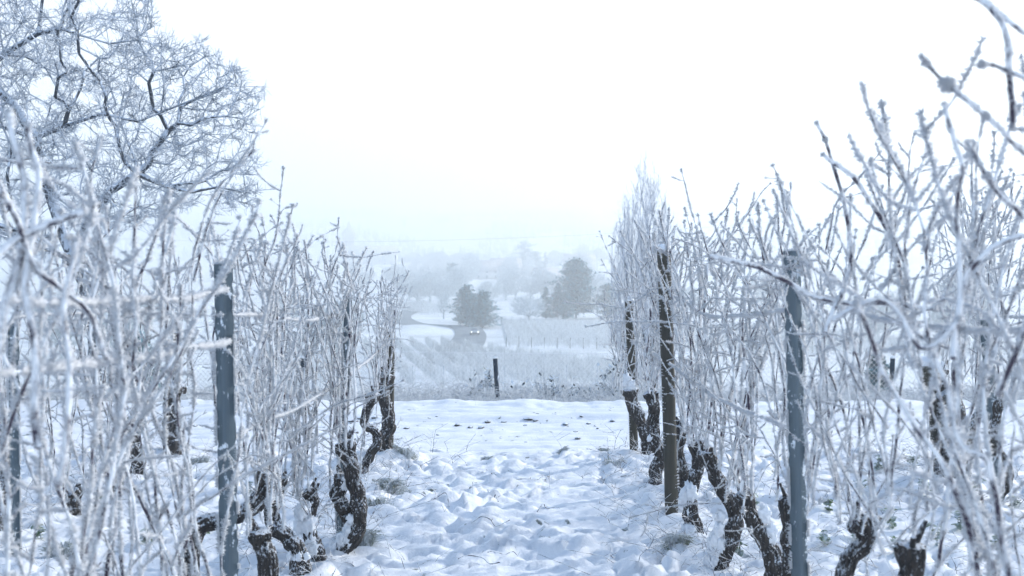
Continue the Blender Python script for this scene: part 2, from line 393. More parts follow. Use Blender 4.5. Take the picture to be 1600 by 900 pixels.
road_cl = [far(*q) for q in ((690, 140), (710, 165), (724, 187), (732, 210), (735, 232), (730, 247), (712, 257), (686, 261), (660, 264), (638, 270), (624, 288), (626, 312), (644, 345), (655, 385))]
_, RO = strip('country_road', road_cl, 6.4, M_ASPHALT, .12)

# ------------------------------------------------------------------ frosted canes (library)
def perp_rand(D, n, r):
    D, U, W = frames(D); a = r.uniform(0, 2 * math.pi, n)
    return U * np.cos(a)[:, None] + W * np.sin(a)[:, None]

def rime(mb, P, rad, r, per_m=1400, L0=.009, mat=1, rr=.0013, upb=.25, side=None):
    """hoar frost crystals all over a twig"""
    seg = np.diff(P, axis=0); ln = np.linalg.norm(seg, axis=1); n = int(ln.sum() * per_m)
    if n < 1: return
    s = np.concatenate([[0], np.cumsum(ln)]); t = r.uniform(0, s[-1], n)
    # crystals come in clumps
    dens = perlin(t * 22 + r.uniform(0, 99), 1.3) ; keep = dens > -.13; t = t[keep]; dens = dens[keep]; n = len(t)
    if n < 1: return
    i = np.clip(np.searchsorted(s, t) - 1, 0, len(seg) - 1)
    f = ((t - s[i]) / ln[i])[:, None]
    C = P[i] + seg[i] * f; rd = np.interp(t, s, rad)
    N_ = perp_rand(seg[i], n, r); N_ = N_ + np.array([.35, .25, 0]) * r.choice([0, 1, 2], (n, 1)); N_ /= np.linalg.norm(N_, axis=1)[:, None]; D = N_ + r.normal(0, .45, (n, 3)); D[:, 2] += upb
    spikes(mb, C + N_ * (rd * .7)[:, None], D, L0 * r.uniform(.35, 1.3, n) * (.8 + 1.3 * dens), rr * r.uniform(.7, 1.5, n), mat)

def cane_path(r, length, wob=.06, bend=(0, 0), step=.013, kink=.6):
    n = int(length / step); node = int(.075 / step)
    d = np.array([0, 0, 1.]); p = np.zeros(3); P = [p]; ax = np.array([bend[0], bend[1], 0.])
    turn = r.normal(0, 1, 3); 
    for k in range(n):
        if k % node == node - 1: d = d + r.normal(0, .085 * kink * 2, 3) * [1, 1, .3]
        d = d + ax * step + np.array([0, 0, .03 - .02 * (d[2] > .9)]) + r.normal(0, wob * .25, 3) * [1, 1, .2] - np.array([p[0], p[1], 0]) * .012
        d = d / np.linalg.norm(d); p = p + d * step; P.append(p)
    return np.array(P)

def cane_mesh(seed, length=1.0, r0=.0062, shoots=4, bend=(0, 0), per_m=2300, wob=.05, L0=.010):
    r = np.random.default_rng(seed); mb = MB()
    P = cane_path(r, length, wob, bend); n = len(P); s = np.linspace(0, 1, n)
    rad = r0 * (1 - .5 * s); nodes = np.abs(((s * length / .075) % 1) - .5) > .42
    rad = rad * np.where(nodes, 1.35, 1)
    tube(mb, P, rad, 7, 0, .25, 90)
    rime(mb, P, rad, r, per_m, L0)
    for _ in range(shoots):
        i = int(r.uniform(.15, .97) * n); i = min(i, n - 3); T = P[i + 1] - P[i]; T /= np.linalg.norm(T)
        Nn = perp_rand(T[None], 1, r)[0]; L1 = r.choice([r.uniform(.04, .10), r.uniform(.10, .28)])
        q = cane_path(r, L1, .16, kink=1.2); z = T * r.uniform(.2, .9) + Nn; z /= np.linalg.norm(z)
        D, U, W = frames(z[None]); q = P[i] + q[:, :1] * U + q[:, 1:2] * W + q[:, 2:] * D
        rd = np.linspace(r0 * .5, r0 * .3, len(q)); tube(mb, q, rd, 5, 0, .2, 90); rime(mb, q, rd, r, per_m * .9, L0 * .9)
    # tip: a tuft of rime
    T = P[-1] - P[-3]; T /= np.linalg.norm(T)
    D = T * .8 + r.normal(0, .7, (40, 3)); spikes(mb, np.repeat(P[-1:], 40, 0), D, L0 * 1.5 * r.uniform(.4, 1, 40), .0018, 1)
    # thin laid-on rime clumps at some nodes
    for i in np.where(nodes)[0][::3]:
        m = int(r.integers(8, 26)); D = r.normal(0, 1, (m, 3)); D[:, 2] += .4
        spikes(mb, P[i] + r.normal(0, .003, (m, 3)), D, L0 * 1.4 * r.uniform(.4, 1.2, m), .0022, 1)
    return mb.mesh('cane', [M_CANE, M_FROST])

CANES = [cane_mesh(100 + k, 1.0, .0029 + .0006 * (k % 3), 3 + k % 5, (rng.uniform(-.22, .22), rng.uniform(-.22, .22)), L0=.0105) for k in range(22)]
BENT = [cane_mesh(200 + k, 1.05, .0034, 5, (rng.choice([-1, 1]) * rng.uniform(.8, 1.7), rng.uniform(-.8, .8)), wob=.07) for k in range(8)]
SPURS = [cane_mesh(300 + k, .42 + .05 * k, .0033, 3, (rng.uniform(-1, 1), rng.uniform(-1, 1)), wob=.10) for k in range(6)]

def custom_cane(parent, pts, r0=.007, r1=.004, seed=1, per_m=1500, L0=.010, clump=(), name='cane', bark=False):
    """a cane traced through world points; coordinates relative to its vine"""
    r = np.random.default_rng(seed); o = np.array(parent.location)
    P = resample(pts, .012); P = P + np.stack([perlin(np.arange(len(P)) * .11, seed + k * 7.1) for k in range(3)], 1) * .012 - o
    rad = np.linspace(r0, r1, len(P)); mb = MB(); tube(mb, P, rad, 8, 0, .3, 80)
    if not bark: rime(mb, P, rad, r, per_m, L0)
    else: rime(mb, P, rad, r, per_m * .25, L0 * .6)
    for c, sz in clump:
        c = np.asarray(c) - o; c = P[np.argmin(np.linalg.norm(P - c, axis=1))]; n = int(700 * sz / .03); D = r.normal(0, 1, (n, 3)); D /= np.linalg.norm(D, axis=1)[:, None]
        spikes(mb, c + D * sz * .35 * r.uniform(.3, 1, (n, 1)), D + r.normal(0, .4, (n, 3)), sz * .7 * r.uniform(.4, 1.1, n), .0028, 1)
    T = P[-1] - P[-3]; D = T / np.linalg.norm(T) * .8 + r.normal(0, .7, (50, 3)); spikes(mb, np.repeat(P[-1:], 50, 0), D, L0 * 1.6 * r.uniform(.4, 1, 50), .002, 1)
    return mb.obj(name, [M_CANE, M_FROST], parent)

def trunk_part(parent, pts, r0, r1, seed=0, name='trunk'):
    o = np.array(parent.location); P = resample(pts, .012) - o; n = len(P)
    s = np.linspace(0, 1, n)
    rad = (r0 + (r1 - r0) * s) * (1 + .22 * np.array(perlin(s * 7 + seed, seed * 1.7))) * (1 + .35 * np.exp(-((s - .97) / .05) ** 2) + .25 * np.exp(-(s / .05) ** 2))
    P = P + np.stack([perlin(s * 9 + seed, 3.), perlin(s * 9, seed + 8.), 0 * s], 1) * .025
    mb = MB(); tube(mb, P, rad, 36, 0, .46, 19, True, .7)
    # bark shreds
    r = np.random.default_rng(900 + seed); m = int(n * 5); k = r.integers(2, n - 2, m); T = P[k + 1] - P[k]
    Nn = perp_rand(T, m, r); st = P[k] + Nn * (rad[k] * .95)[:, None]
    spikes(mb, st, T / .012 * r.choice([-1, 1], (m, 1)) + Nn * .35 + r.normal(0, .2, (m, 3)), r.uniform(.012, .04, m), .0035, 0)
    # old spur knuckles on the head
    for q in range(3):
        a = r.uniform(0, 6.28); d = np.array([math.cos(a) * .6, math.sin(a) * .6, .8]); b = P[-2 - q * 3]
        tube(mb, resample([b, b + d * .03, b + d * .07 + [0, 0, .02]], .01), np.linspace(r1 * .6, r1 * .3, len(resample([b, b + d * .03, b + d * .07 + [0, 0, .02]], .01))), 10, 0, .4, 30)
    # a dusting of rime and snow flecks
    m2 = int(n * 9); k = r.integers(1, n - 1, m2); T = P[k] - P[k - 1]; Nn = perp_rand(T, m2, r); Nn[:, 2] += .1
    g = perlin(P[k][:, 0] * 20, Nn[:, 0] * 2, P[k][:, 2] * 16) > .12; k = k[g]; Nn = Nn[g]; n3 = len(k)
    spikes(mb, P[k] + Nn * (rad[k] * 1.0)[:, None], Nn + r.normal(0, .5, (n3, 3)), .009 * r.uniform(.3, 1.2, n3), .0028, 1)
    return mb.obj(name, [M_TRUNK, M_FROST], parent, shade=True)

def snow_on(part, vine, pts, seed=0, rad=.03, sx=(1, .8, 1)):
    """snow lodged on a trunk: one lumpy mass following the wood"""
    o = np.array(vine.location); P = resample(pts, .012) - o; s = np.linspace(0, 1, len(P))
    r = rad * np.sqrt(np.clip(np.sin(np.pi * np.clip(s * .96 + .02, 0, 1)), .02, 1)) * (1 + .5 * np.array(perlin(s * 4 + seed, 2.)))
    mb = MB(); rg = np.random.default_rng(seed + 77)
    for k in range(max(4, int(len(P) * .9))):
        i = int(rg.uniform(0, len(P))); blob(mb, P[i] + rg.normal(0, .3, 3) * r[i] + [0, .02, 0], r[i] * rg.uniform(.35, .7), (1, .8, 1.4), 0, 12, .55, 2.0, rg.uniform(0, 50))
    return mb.obj('snow_cap', M_SNOWCAP, part, shade=True)

def place_cane(vine, head, lib, yaw, tiltx, tilty, sc, z0=0.0):
    me = lib[int(rng.integers(len(lib)))]
    M = Matrix.Translation(Vector(head) - vine.location + Vector((0, 0, z0))) @ Euler((tiltx, tilty, 0)).to_matrix().to_4x4() @ Matrix.Rotation(yaw, 4, 'Z') @ Matrix.Scale(sc, 4)
    return child_obj('cane', me, vine, M)

def canes_on(vine, head, n, top, spread=.45, bent=1, spurs=2, arm=.3):
    """canes rising from short arms along the row (the row runs along Y)"""
    for k in range(n + (3 if n > 4 else 1)):
        off = (rng.normal(0, .05), rng.uniform(-arm, arm), rng.uniform(-.06, .10))
        h = (head[0] + off[0], head[1] + off[1], head[2] + off[2])
        L_ = (top - .13 - abs(rng.normal(0, .16)) + .08 - h[2]) / 1.0
        place_cane(vine, h, CANES, rng.uniform(0, 6.28), rng.normal(0, .055) - off[1] * .08, rng.normal(0, .06), max(.45, L_))
    for k in range((bent + 1) // 2):
        h = (head[0], head[1] + rng.uniform(-arm, arm), head[2] + rng.uniform(0, .35))
        place_cane(vine, h, BENT, rng.uniform(0, 6.28), rng.normal(0, .32), rng.normal(0, .28), rng.uniform(.45, .75))
    for k in range(spurs + 3):
        h = (head[0] + rng.normal(0, .03), head[1] + rng.uniform(-arm, arm), head[2] + rng.uniform(-.05, max(.3, top - head[2] - .35)))
        place_cane(vine, h, SPURS, rng.uniform(0, 6.28), rng.normal(0, .8), rng.normal(0, .6), rng.uniform(.7, 1.2))

def vine(label, trunk_px=None, Y=5., r=(.04, .032), n=8, top=1.95, x=None, headz=.75, snow=None, seed=1, group=None, extra=None, dY=0., **kw):
    if trunk_px is not None:
        pts = [at(px, py, Y + dY * k) for k, (px, py) in enumerate(trunk_px)]
        gz = float(ground_h(pts[0][0], pts[0][1])); 
        if pts[0][2] > gz - .04: pts = [np.array([pts[0][0], pts[0][1], gz - .05])] + pts
    else:
        a = rng.uniform(-.12, .12); b = rng.uniform(-.2, .2)
        gz = float(ground_h(x, Y))
        pts = [np.array(p) for p in [(x, Y, gz - .05), (x + a, Y + b * .5, headz * .3), (x - a * .6, Y + b, headz * .65), (x + rng.uniform(-.04, .04), Y + b * .6, headz)]]
    v = empty('grapevine', (pts[0][0], pts[0][1], gz)); tag(v, label, 'grapevine', group or 'grapevines in the trellis rows')
    t = trunk_part(v, pts, r[0], r[1], seed)
    if extra:
        for q in extra: trunk_part(v, [at(px, py, Y + .03) for px, py in q[0]], q[1], q[2], seed + 31, 'limb')
    if snow:
        for q in snow: snow_on(t, v, [at(px, py, Y - q[2] if len(q) > 2 else Y - .03) for px, py in q[0]], seed, q[1])
    canes_on(v, pts[-1], n, top, **kw)
    for k in range(4 if trunk_px is not None else 0):      # thin water shoots from the lower wood
        b = pts[int(rng.integers(max(1, len(pts) - 3), len(pts)))]; place_cane(v, (b[0], b[1] - .02, b[2] - rng.uniform(.0, .15)), SPURS, rng.uniform(0, 6.28), rng.normal(0, .7), rng.normal(0, .5), rng.uniform(.6, 1.0))
    return v

# ---- left row
vine('thick dark grapevine tied to a wooden stake, last on the left row by the track', [(598, 722), (602, 690), (607, 650), (599, 615), (604, 585)], 9.6, (0.048, 0.040), 9, 1.62, seed=1, arm=.42, bent=3, spurs=5)
vine('thin S-bent black grapevine trunk beside the stake at the left row end', [(582, 752), (570, 738), (577, 712), (590, 690), (584, 672), (570, 664), (574, 640), (586, 615)], 8.9, (0.028, 0.028), 8, 1.78, seed=2, arm=.35, bent=2, spurs=4)
vine('massive twisted grapevine with wide snow-filled fork, left of the path', [(512, 900), (530, 868), (556, 835), (562, 800), (556, 765), (546, 725), (538, 690)], 6.6, (0.034, 0.037), 11, 1.96, seed=3,
     extra=[([(556, 838), (540, 800), (528, 775), (538, 745)], .036, .034)], snow=[([(500, 878), (520, 862), (540, 838), (550, 805)], .045), ([(533, 757), (541, 757)], .04)], arm=.42, bent=3, spurs=6)
vine('grapevine with a tall sheet of snow stuck to its trunk, left row', [(490, 905), (498, 872), (486, 840), (482, 805), (490, 785), (480, 765)], 6.35, (0.040, 0.024), 8, 1.95, seed=4, snow=[([(487, 855), (476, 825), (474, 795), (486, 788)], .055, .05), ([(478, 862), (492, 858)], .04, .05)], bent=3, spurs=5)
vine('crooked speckled grapevine with snow cushion on its foot, left row', [(468, 900), (466, 862), (446, 836), (424, 812), (430, 780), (438, 745)], 6.1, (0.042, 0.024), 8, 1.96, seed=5, snow=[([(448, 872), (470, 868), (482, 872)], .04, .05)], extra=[([(433, 775), (425, 755), (427, 742)], .03, .028)], bent=2, spurs=5)
vine('grapevine leaning far over with its foot hidden, right of the long steel post', [(300, 842), (352, 812), (390, 795), (412, 768), (420, 735)], 5.1, (0.036, 0.030), 9, 1.97, seed=6, bent=3, spurs=5)
nearL = [(4.65, 'frosted grapevine right behind the tall grey steel post of the left row'), (3.55, 'frosted grapevine just left of the tall grey steel post'),
         (3.15, 'grapevine with a dense bundle of straight canes between steel post and left edge'), (2.8, 'out of focus grapevine canes near the left edge'),
         (2.5, 'blurred thick-frosted grapevine at the very left edge of the photo')]
for k, (Y, lb) in enumerate(nearL):
    vine(lb, None, Y, (.04, .03), [5, 5, 5, 5, 4][k], [2.02, 2.04, 2.08, 2.1, 2.1][k], x=-1.07, headz=.62, seed=10 + k, arm=[.18, .12, .25, .3, .3][k], bent=[2, 1, 1, 1, 1][k], spurs=1)
vL = vine('blurred grapevine closest to the camera on the left with a fat diagonal cane', None, 2.05, (0.032, 0.024), 2, 1.95, x=-1.12, headz=.6, seed=16, bent=0, spurs=1)
for q, (pts, r0, L0) in enumerate([([(-60, 470), (10, 385), (70, 352), (132, 330)], .008, .011), ([(-20, 620), (5, 500), (30, 400), (38, 300), (15, 180)], .0075, .013),
                                   ([(60, 700), (50, 520), (42, 400), (60, 300), (45, 200)], .007, .012), ([(0, 300), (20, 330), (60, 420), (130, 480), (170, 560)], .006, .011),
                                   ([(90, 760), (110, 600), (100, 470), (120, 380)], .006, .012)]):
    custom_cane(vL, [at(a, b, 2.0 + .04 * k) for k, (a, b) in enumerate(pts)], r0, r0 * .7, 50 + q, 1700, L0)

# ---- right row
vine('snow-capped grapevine in front of the last wooden stake of the right row', [(1010, 716), (1011, 690), (1001, 658), (989, 632), (984, 608)], 9.75, (0.040, 0.042), 7, 1.66, seed=20, snow=[([(981, 612), (982, 600), (984, 592)], .055, .03)], arm=.45, bent=4, spurs=5)
vine('rough dark grapevine with a knobbly waist left of the leaning wooden post', [(1028, 780), (1024, 745), (1030, 708), (1021, 680), (1022, 640), (1014, 612)], 8.5, (0.040, 0.032), 9, 2.06, seed=21, snow=[([(1013, 690), (1020, 680), (1024, 672)], .035, .05)], arm=.42, bent=3, spurs=5)
vine('grapevine half hidden directly behind the leaning wooden post', [(1060, 800), (1067, 755), (1058, 705), (1064, 665)], 7.95, (0.036, 0.040), 8, 2.08, seed=22, bent=3, spurs=4)
vine('grapevine with snow plastered on its belly just right of the wooden post', [(1090, 842), (1079, 800), (1082, 762), (1090, 725), (1086, 690)], 6.95, (0.040, 0.026), 9, 2.14, seed=23, snow=[([(1078, 800), (1074, 775), (1079, 756)], .05, .045), ([(1078, 842), (1068, 828)], .05, .04)], bent=3, spurs=5)
vine('grapevine bent like a bow with snow along its inner curve, right row', [(1112, 905), (1130, 870), (1148, 825), (1146, 795), (1126, 760), (1112, 725), (1104, 705)], 6.25, (0.036, 0.030), 9, 2.13, seed=24, snow=[([(1100, 898), (1113, 868), (1124, 832), (1126, 798)], .05, .04)], bent=3, spurs=5)
vine('speckled grapevine with two snow pillows, left of the steel post in the right row', [(1215, 930), (1210, 880), (1190, 835), (1172, 800), (1158, 770)], 5.7, (0.044, 0.032), 9, 2.12, seed=25, snow=[([(1178, 808), (1200, 804)], .045, .06), ([(1185, 838), (1212, 832)], .048, .05)], bent=3, spurs=5)
vine('thin brown grapevine stem standing against the right steel post', [(1228, 960), (1232, 860), (1228, 800), (1236, 778)], 4.9, (0.024, 0.018), 8, 2.12, seed=26, bent=2, spurs=4)
vine('grapevine with a hooked dark head right of the steel post', [(1310, 960), (1325, 880), (1352, 850), (1350, 822), (1334, 812)], 3.75, (0.028, 0.022), 8, 2.14, seed=27, bent=3, spurs=5)
vine('blurred grapevine with a dark upright stump under frosted canes, right side', [(1425, 1000), (1420, 900), (1424, 850)], 3.1, (0.024, 0.022), 5, 2.22, seed=28, bent=1, spurs=3)
vine('out of focus grapevine close to the right edge of the photo', None, 2.6, (0.032, 0.024), 6, 2.3, x=1.15, headz=.7, seed=29, bent=2, spurs=3)
vR = vine('grapevine nearest the camera on the right with long canes arching into the sky', None, 2.15, (0.032, 0.024), 1, 1.9, x=1.2, headz=.7, seed=30, bent=0, spurs=1)
CR = [([(1660, 275), (1600, 238), (1560, 205), (1520, 165), (1487, 140), (1462, 112), (1440, 90)], .0042, .009, [((1478, 130), .022), ((1448, 95), .012), ((1520, 186), .012)], False),
      ([(1500, 480), (1498, 300), (1500, 260), (1490, 210), (1478, 165)], .0042, .008, [], False),
      ([(1505, -10), (1545, 10), (1570, 50), (1578, 130), (1582, 200)], .0062, .009, [], False),
      ([(1640, 75), (1590, 42), (1560, 20), (1530, -8)], .0045, .007, [], False),
      ([(1640, 135), (1600, 122), (1555, 102), (1535, 103)], .004, .007, [((1545, 102), .012)], False),
      ([(1490, 560), (1495, 500), (1515, 430), (1545, 390), (1590, 370), (1640, 360)], .0058, .008, [], True),
      ([(1300, 500), (1380, 470), (1440, 545), (1495, 500)], .0048, .011, [], False),
      ([(1590, 980), (1560, 800), (1540, 720), (1500, 690), (1462, 560)], .0052, .011, [], False),
      ([(1600, 340), (1560, 300), (1530, 265), (1512, 225)], .0045, .010, [((1530, 272), .012)], False),
      ([(1560, 620), (1610, 480), (1625, 300), (1600, 150)], .0052, .010, [], False),
      ([(1520, 860), (1480, 740), (1400, 620), (1375, 560), (1340, 480)], .005, .011, [], False),
      ([(1110, 400), (1190, 420), (1280, 465), (1370, 475), (1460, 480)], .0046, .011, [], False),
      ([(1290, 520), (1330, 400), (1300, 250), (1278, 195)], .004, .009, [((1290, 215), .012)], False),
      ([(1420, 560), (1400, 400), (1350, 300), (1290, 240)], .0048, .010, [], False)]
for q, (pts, r0, L0, cl, bk) in enumerate(CR):
    Yc = 2.1 if q not in (11, 12, 13) else 3.0
    custom_cane(vR, [at(a, b, Yc + .03 * math.sin(k * 1.7 + q)) for k, (a, b) in enumerate(pts)], r0 * Yc / 2.1, r0 * .75 * Yc / 2.1, 70 + q, 1700, L0, [(at(a[0], a[1], Yc), sz) for a, sz in cl], bark=bk)

# ---- outer rows
for k, (tp, Y, lb, rr) in enumerate([
        ([(268, 712), (270, 660), (268, 620), (275, 600)], 10.0, 'straight dark grapevine trunk with stake at the end of the second row, left side', (.06, .055)),
        ([(212, 752), (216, 715), (206, 690), (214, 655)], 9.0, 'dark grapevine with a pinched middle, second row on the left', (.045, .05)),
        ([(178, 795), (176, 765), (186, 735), (172, 700)], 8.2, 'knotted grapevine with snow on its head, second row on the left', (.04, .035)),
        ([(110, 826), (112, 800), (114, 768)], 7.6, 'short stump-like grapevine with snow cap, second row on the left', (.045, .042))]):
    vine(lb, tp, Y, rr, 5, 1.85, seed=40 + k, group='grapevines in the outer rows', snow=[([(tp[-1][0] - 3, tp[-1][1] + 4), (tp[-1][0] + 4, tp[-1][1] - 4)], .045)] if k > 1 else None, bent=2, spurs=3)
vine('frosted grapevine at the lower left edge beside the narrow steel post', None, 6.9, (0.032, 0.028), 5, 1.85, x=-3.15, headz=.7, seed=45, group='grapevines in the outer rows')
vine('old broad split grapevine trunk leaning on a wooden stake, right side', [(1484, 758), (1488, 715), (1484, 670), (1486, 635), (1476, 612)], 8.9, (.105, .07), 5, 1.9, seed=46, group='grapevines in the outer rows', extra=[([(1478, 690), (1480, 640), (1468, 600), (1474, 575)], .045, .03)], snow=[([(1466, 580), (1474, 572)], .05, .03), ([(1474, 652), (1488, 660), (1496, 664)], .03, .08)], bent=2, spurs=4)
vine('frosted grapevine behind the narrow steel post at the right edge', None, 7.9, (0.032, 0.028), 9, 2.5, x=3.35, headz=.75, seed=47, group='grapevines in the outer rows')
vine('last frosted grapevine of the far right row before the track', None, 9.9, (0.036, 0.028), 9, 2.5, x=4.1, headz=.75, seed=48, group='grapevines in the outer rows')

# ------------------------------------------------------------------ posts
def steel_post(top, bot, Y, width, label, capsnow=True):
    a, b = at(*bot, Y), at(*top, Y); gz = float(ground_h(a[0], a[1]))
    if a[2] > gz: a = a + (a - b) / np.linalg.norm(a - b) * 0; a[2] = min(a[2], gz) - .12
    h = b[2] - a[2]; o = empty('steel_post', (a[0], a[1], a[2])); tag(o, label, 'post', 'steel trellis posts')
    # rolled profile with two flanges and a raised middle
    w_ = width / 2; t = .003
    prof = np.array([(-w_, .012), (-w_, 0), (-w_ * .42, 0), (-w_ * .30, -.022), (w_ * .30, -.022), (w_ * .42, 0), (w_, 0), (w_, .012)])
    inner = prof[::-1] + [0, t * 1.6]
    ring = np.vstack([prof, inner]); k = len(ring); nz = int(h / .02); mb = MB(); lean = (b[:2] - a[:2]) / h
    V = []
    for q in range(nz + 1):
        z = h * q / nz; c = ring.copy()
        if q % 5 == 2: c[:, 0] *= np.where(np.abs(c[:, 0]) > w_ * .8, .86, 1)     # hook notches
        V.append(np.column_stack([c[:, 0] + lean[0] * z, c[:, 1] + lean[1] * z, np.full(k, z)]))
    V = np.array(V); i = np.arange(nz)[:, None]; j = np.arange(k)[None]; j2 = (j + 1) % k
    mb.add(V.reshape(-1, 3), np.stack([i * k + j, i * k + j2, (i + 1) * k + j2, (i + 1) * k + j], -1).reshape(-1, 4))
    mid = k // 2
    for q in range(mid - 1):
        mb.add(V[-1][[q, q + 1, k - 2 - q, k - 1 - q]], [[0, 1, 2, 3]])
    r = np.random.default_rng(int(top[0]))
    for sx in (-1, 1):
        n = int(h * 1000); z = r.uniform(.02, h, n); keep = perlin(z * 9 + sx * 5, top[0] * .37) > .02; z = z[keep]; n = len(z)
        P = np.column_stack([sx * w_ + lean[0] * z, lean[1] * z, z]); D = np.column_stack([np.full(n, sx * 1.), r.normal(-.3, .5, n), r.normal(.2, .5, n)])
        spikes(mb, P, D, r.uniform(.006, .021, n), .0034, 1)
    n = 160; P = np.column_stack([r.uniform(-w_, w_, n), r.uniform(-.02, .01, n), np.full(n, h)]) + [lean[0] * h, lean[1] * h, 0]
    D = r.normal(0, .5, (n, 3)); D[:, 2] = 1; spikes(mb, P, D, r.uniform(.004, .012, n), .003, 1)
    mb.obj('post', [M_STEEL, M_FROST], o)
    if not capsnow: return o
    # bolt hole
    mb = MB(); a_ = np.linspace(0, 2 * math.pi, 12, endpoint=False); zc = h - .085
    cc = np.column_stack([np.cos(a_) * .007 + lean[0] * zc, np.full(12, -.0262 + lean[1] * zc), np.sin(a_) * .007 + zc])
    mb.add(np.vstack([cc, cc + [0, .003, 0]]), [list(range(12))[:4] + [], ] if False else [[i_, (i_ + 1) % 12, 12 + (i_ + 1) % 12, 12 + i_] for i_ in range(12)])
    mb.add(cc, [list(range(12))]); mb.obj('bolt', M_SNOWCAP, o)
    return o
steel_post((348, 412), (362, 1120), 4.3, .068, 'tall grey steel post in the left row, nearest the camera')
steel_post((1238, 392), (1256, 1140), 4.25, .060, 'tall grey steel post in the right row with snow flecks')
steel_post((544, 462), (530, 860), 6.85, .045, 'thin steel post tangled in canes and vine trunk, left row', False)
steel_post((20, 505), (24, 872), 6.6, .058, 'narrow steel post of the second row at the left edge')
steel_post((1540, 500), (1562, 797), 7.8, .075, 'leaning steel post of the outer row near the right edge')

def wood_post(top, bot, Y, width, label, cap=True, seed=0, dYtop=0):
    a, b = at(*bot, Y), at(*top, Y + dYtop); gz = float(ground_h(a[0], a[1])); a[2] = min(a[2], gz) - .06
    o = empty('wooden_post', (a[0], a[1], gz)); tag(o, label, 'post', 'wooden trellis posts')
    P = resample([a, a * .6 + b * .4 + [.004, 0, 0], b], .02) - np.array([a[0], a[1], gz]); mb = MB()
    n = len(P); rad = width / 2 * (1 + .03 * np.array(perlin(np.arange(n) * .08, seed)))
    tube(mb, P, rad, 20, 0, .045, 20)
    r = np.random.default_rng(seed); m = int(n * 26); k = r.integers(1, n, m); side = r.choice([-1., 1.], m, p=[.35, .65])
    keep = perlin(P[k][:, 2] * 7 + side * 4, seed + .5) > .06; k = k[keep]; side = side[keep]; m = len(k)
    an = r.normal(0, .35, m); D = np.column_stack([side * np.cos(an), -np.abs(np.sin(an)), r.normal(.2, .4, m)])
    spikes(mb, P[k] + np.column_stack([D[:, 0], D[:, 1], 0 * an]) * (rad[k] * .97)[:, None], D, r.uniform(.005, .018, m), .003, 1)
    mb.obj('post', [M_WOODPOST, M_FROST], o, shade=True)
    if cap:
        mb = MB(); blob(mb, P[-1] + [0, 0, width * .16], width * .56, (1, 1, .62), 0, 16, .12, 2, seed); mb.obj('snow_cap', M_SNOWCAP, o, shade=True)
    return o
wood_post((1037, 392), (1050, 812), 7.5, .088, 'tall leaning greenish wooden post with a snow cap, right of the path', seed=3)
wood_post((983, 470), (991, 712), 9.95, .075, 'shorter wooden stake at the path end of the right row', seed=4)
wood_post((611, 518), (608, 724), 9.75, .062, 'wooden stake tied to the last grapevine of the left row', False, 5)
wood_post((1450, 570), (1478, 742), 9.0, .14, 'short leaning wooden stake beside the broad split vine trunk', True, 6)
wood_post((276, 520), (272, 708), 10.1, .06, 'wooden stake at the end of the second row on the left', False, 7)

# ------------------------------------------------------------------ trellis wires
def wire(pts, label, r0=.0034, per_m=3600, L0=.017, seed=0):
    if seed in (5,): L0 = .011
    if seed in (3, 4, 6, 7): L0 = .013
    P = resample(pts, .012); o = P[0].copy(); P = P - o; r = np.random.default_rng(seed + 500)
    P[:, 2] += np.array(perlin(np.arange(len(P)) * .02, seed * 3.1)) * .02
    mb = MB(); rad = np.full(len(P), r0); tube(mb, P, rad, 6, 1, .5, 60); rime(mb, P, rad, r, per_m, L0, 1, .0022, .1)
    ob = mb.obj('trellis_wire', [M_CANE, M_FROST], loc=o); tag(ob, label, 'wire', 'frosted trellis wires'); return ob
wire([(-1.02, 1.5, 1.70), (-1.0, 3.0, 1.63), (-1.07, 4.25, 1.62)], 'upper fluffy frosted wire left of the tall left steel post', seed=1)
wire([(-1.02, 1.5, 1.55), (-1.0, 3.0, 1.48), (-1.07, 4.3, 1.43)], 'lower fluffy frosted wire left of the tall left steel post', seed=2)
wire([(-1.08, 4.32, 1.53), (-1.05, 5.6, 1.44), (-1.04, 6.85, 1.38)], 'straight white wire between the tall and the thin steel post', seed=3)
wire([(-1.08, 4.32, 1.05), (-1.05, 6.8, .98), (-1.07, 9.7, 1.0)], 'lower frosted wire sagging through the left row canes', seed=4)
wire([(1.10, 1.8, 1.62), (1.08, 3.0, 1.57), (1.07, 4.25, 1.60)], 'frosted wire crossing the canes right of the right steel post', seed=5)
wire([(1.07, 4.3, 1.55), (1.05, 6.0, 1.44), (1.03, 7.5, 1.50), (1.05, 9.9, 1.38)], 'upper frosted wire from the right steel post to the wooden posts', seed=6)
wire([(1.07, 4.3, 1.08), (1.05, 6.0, 1.02), (1.03, 7.5, 1.05), (1.05, 9.9, 1.0)], 'middle frosted wire through the right row canes', seed=7)
wire([(-2.9, 6.6, 1.40), (-3.1, 9, 1.32), (-3.05, 10.1, 1.3)], 'frosted wire of the second row on the left', seed=8)
wire([(3.3, 6.0, 1.36), (3.36, 7.8, 1.34), (3.55, 10, 1.3)], 'frosted wire of the outer row on the right', seed=9)

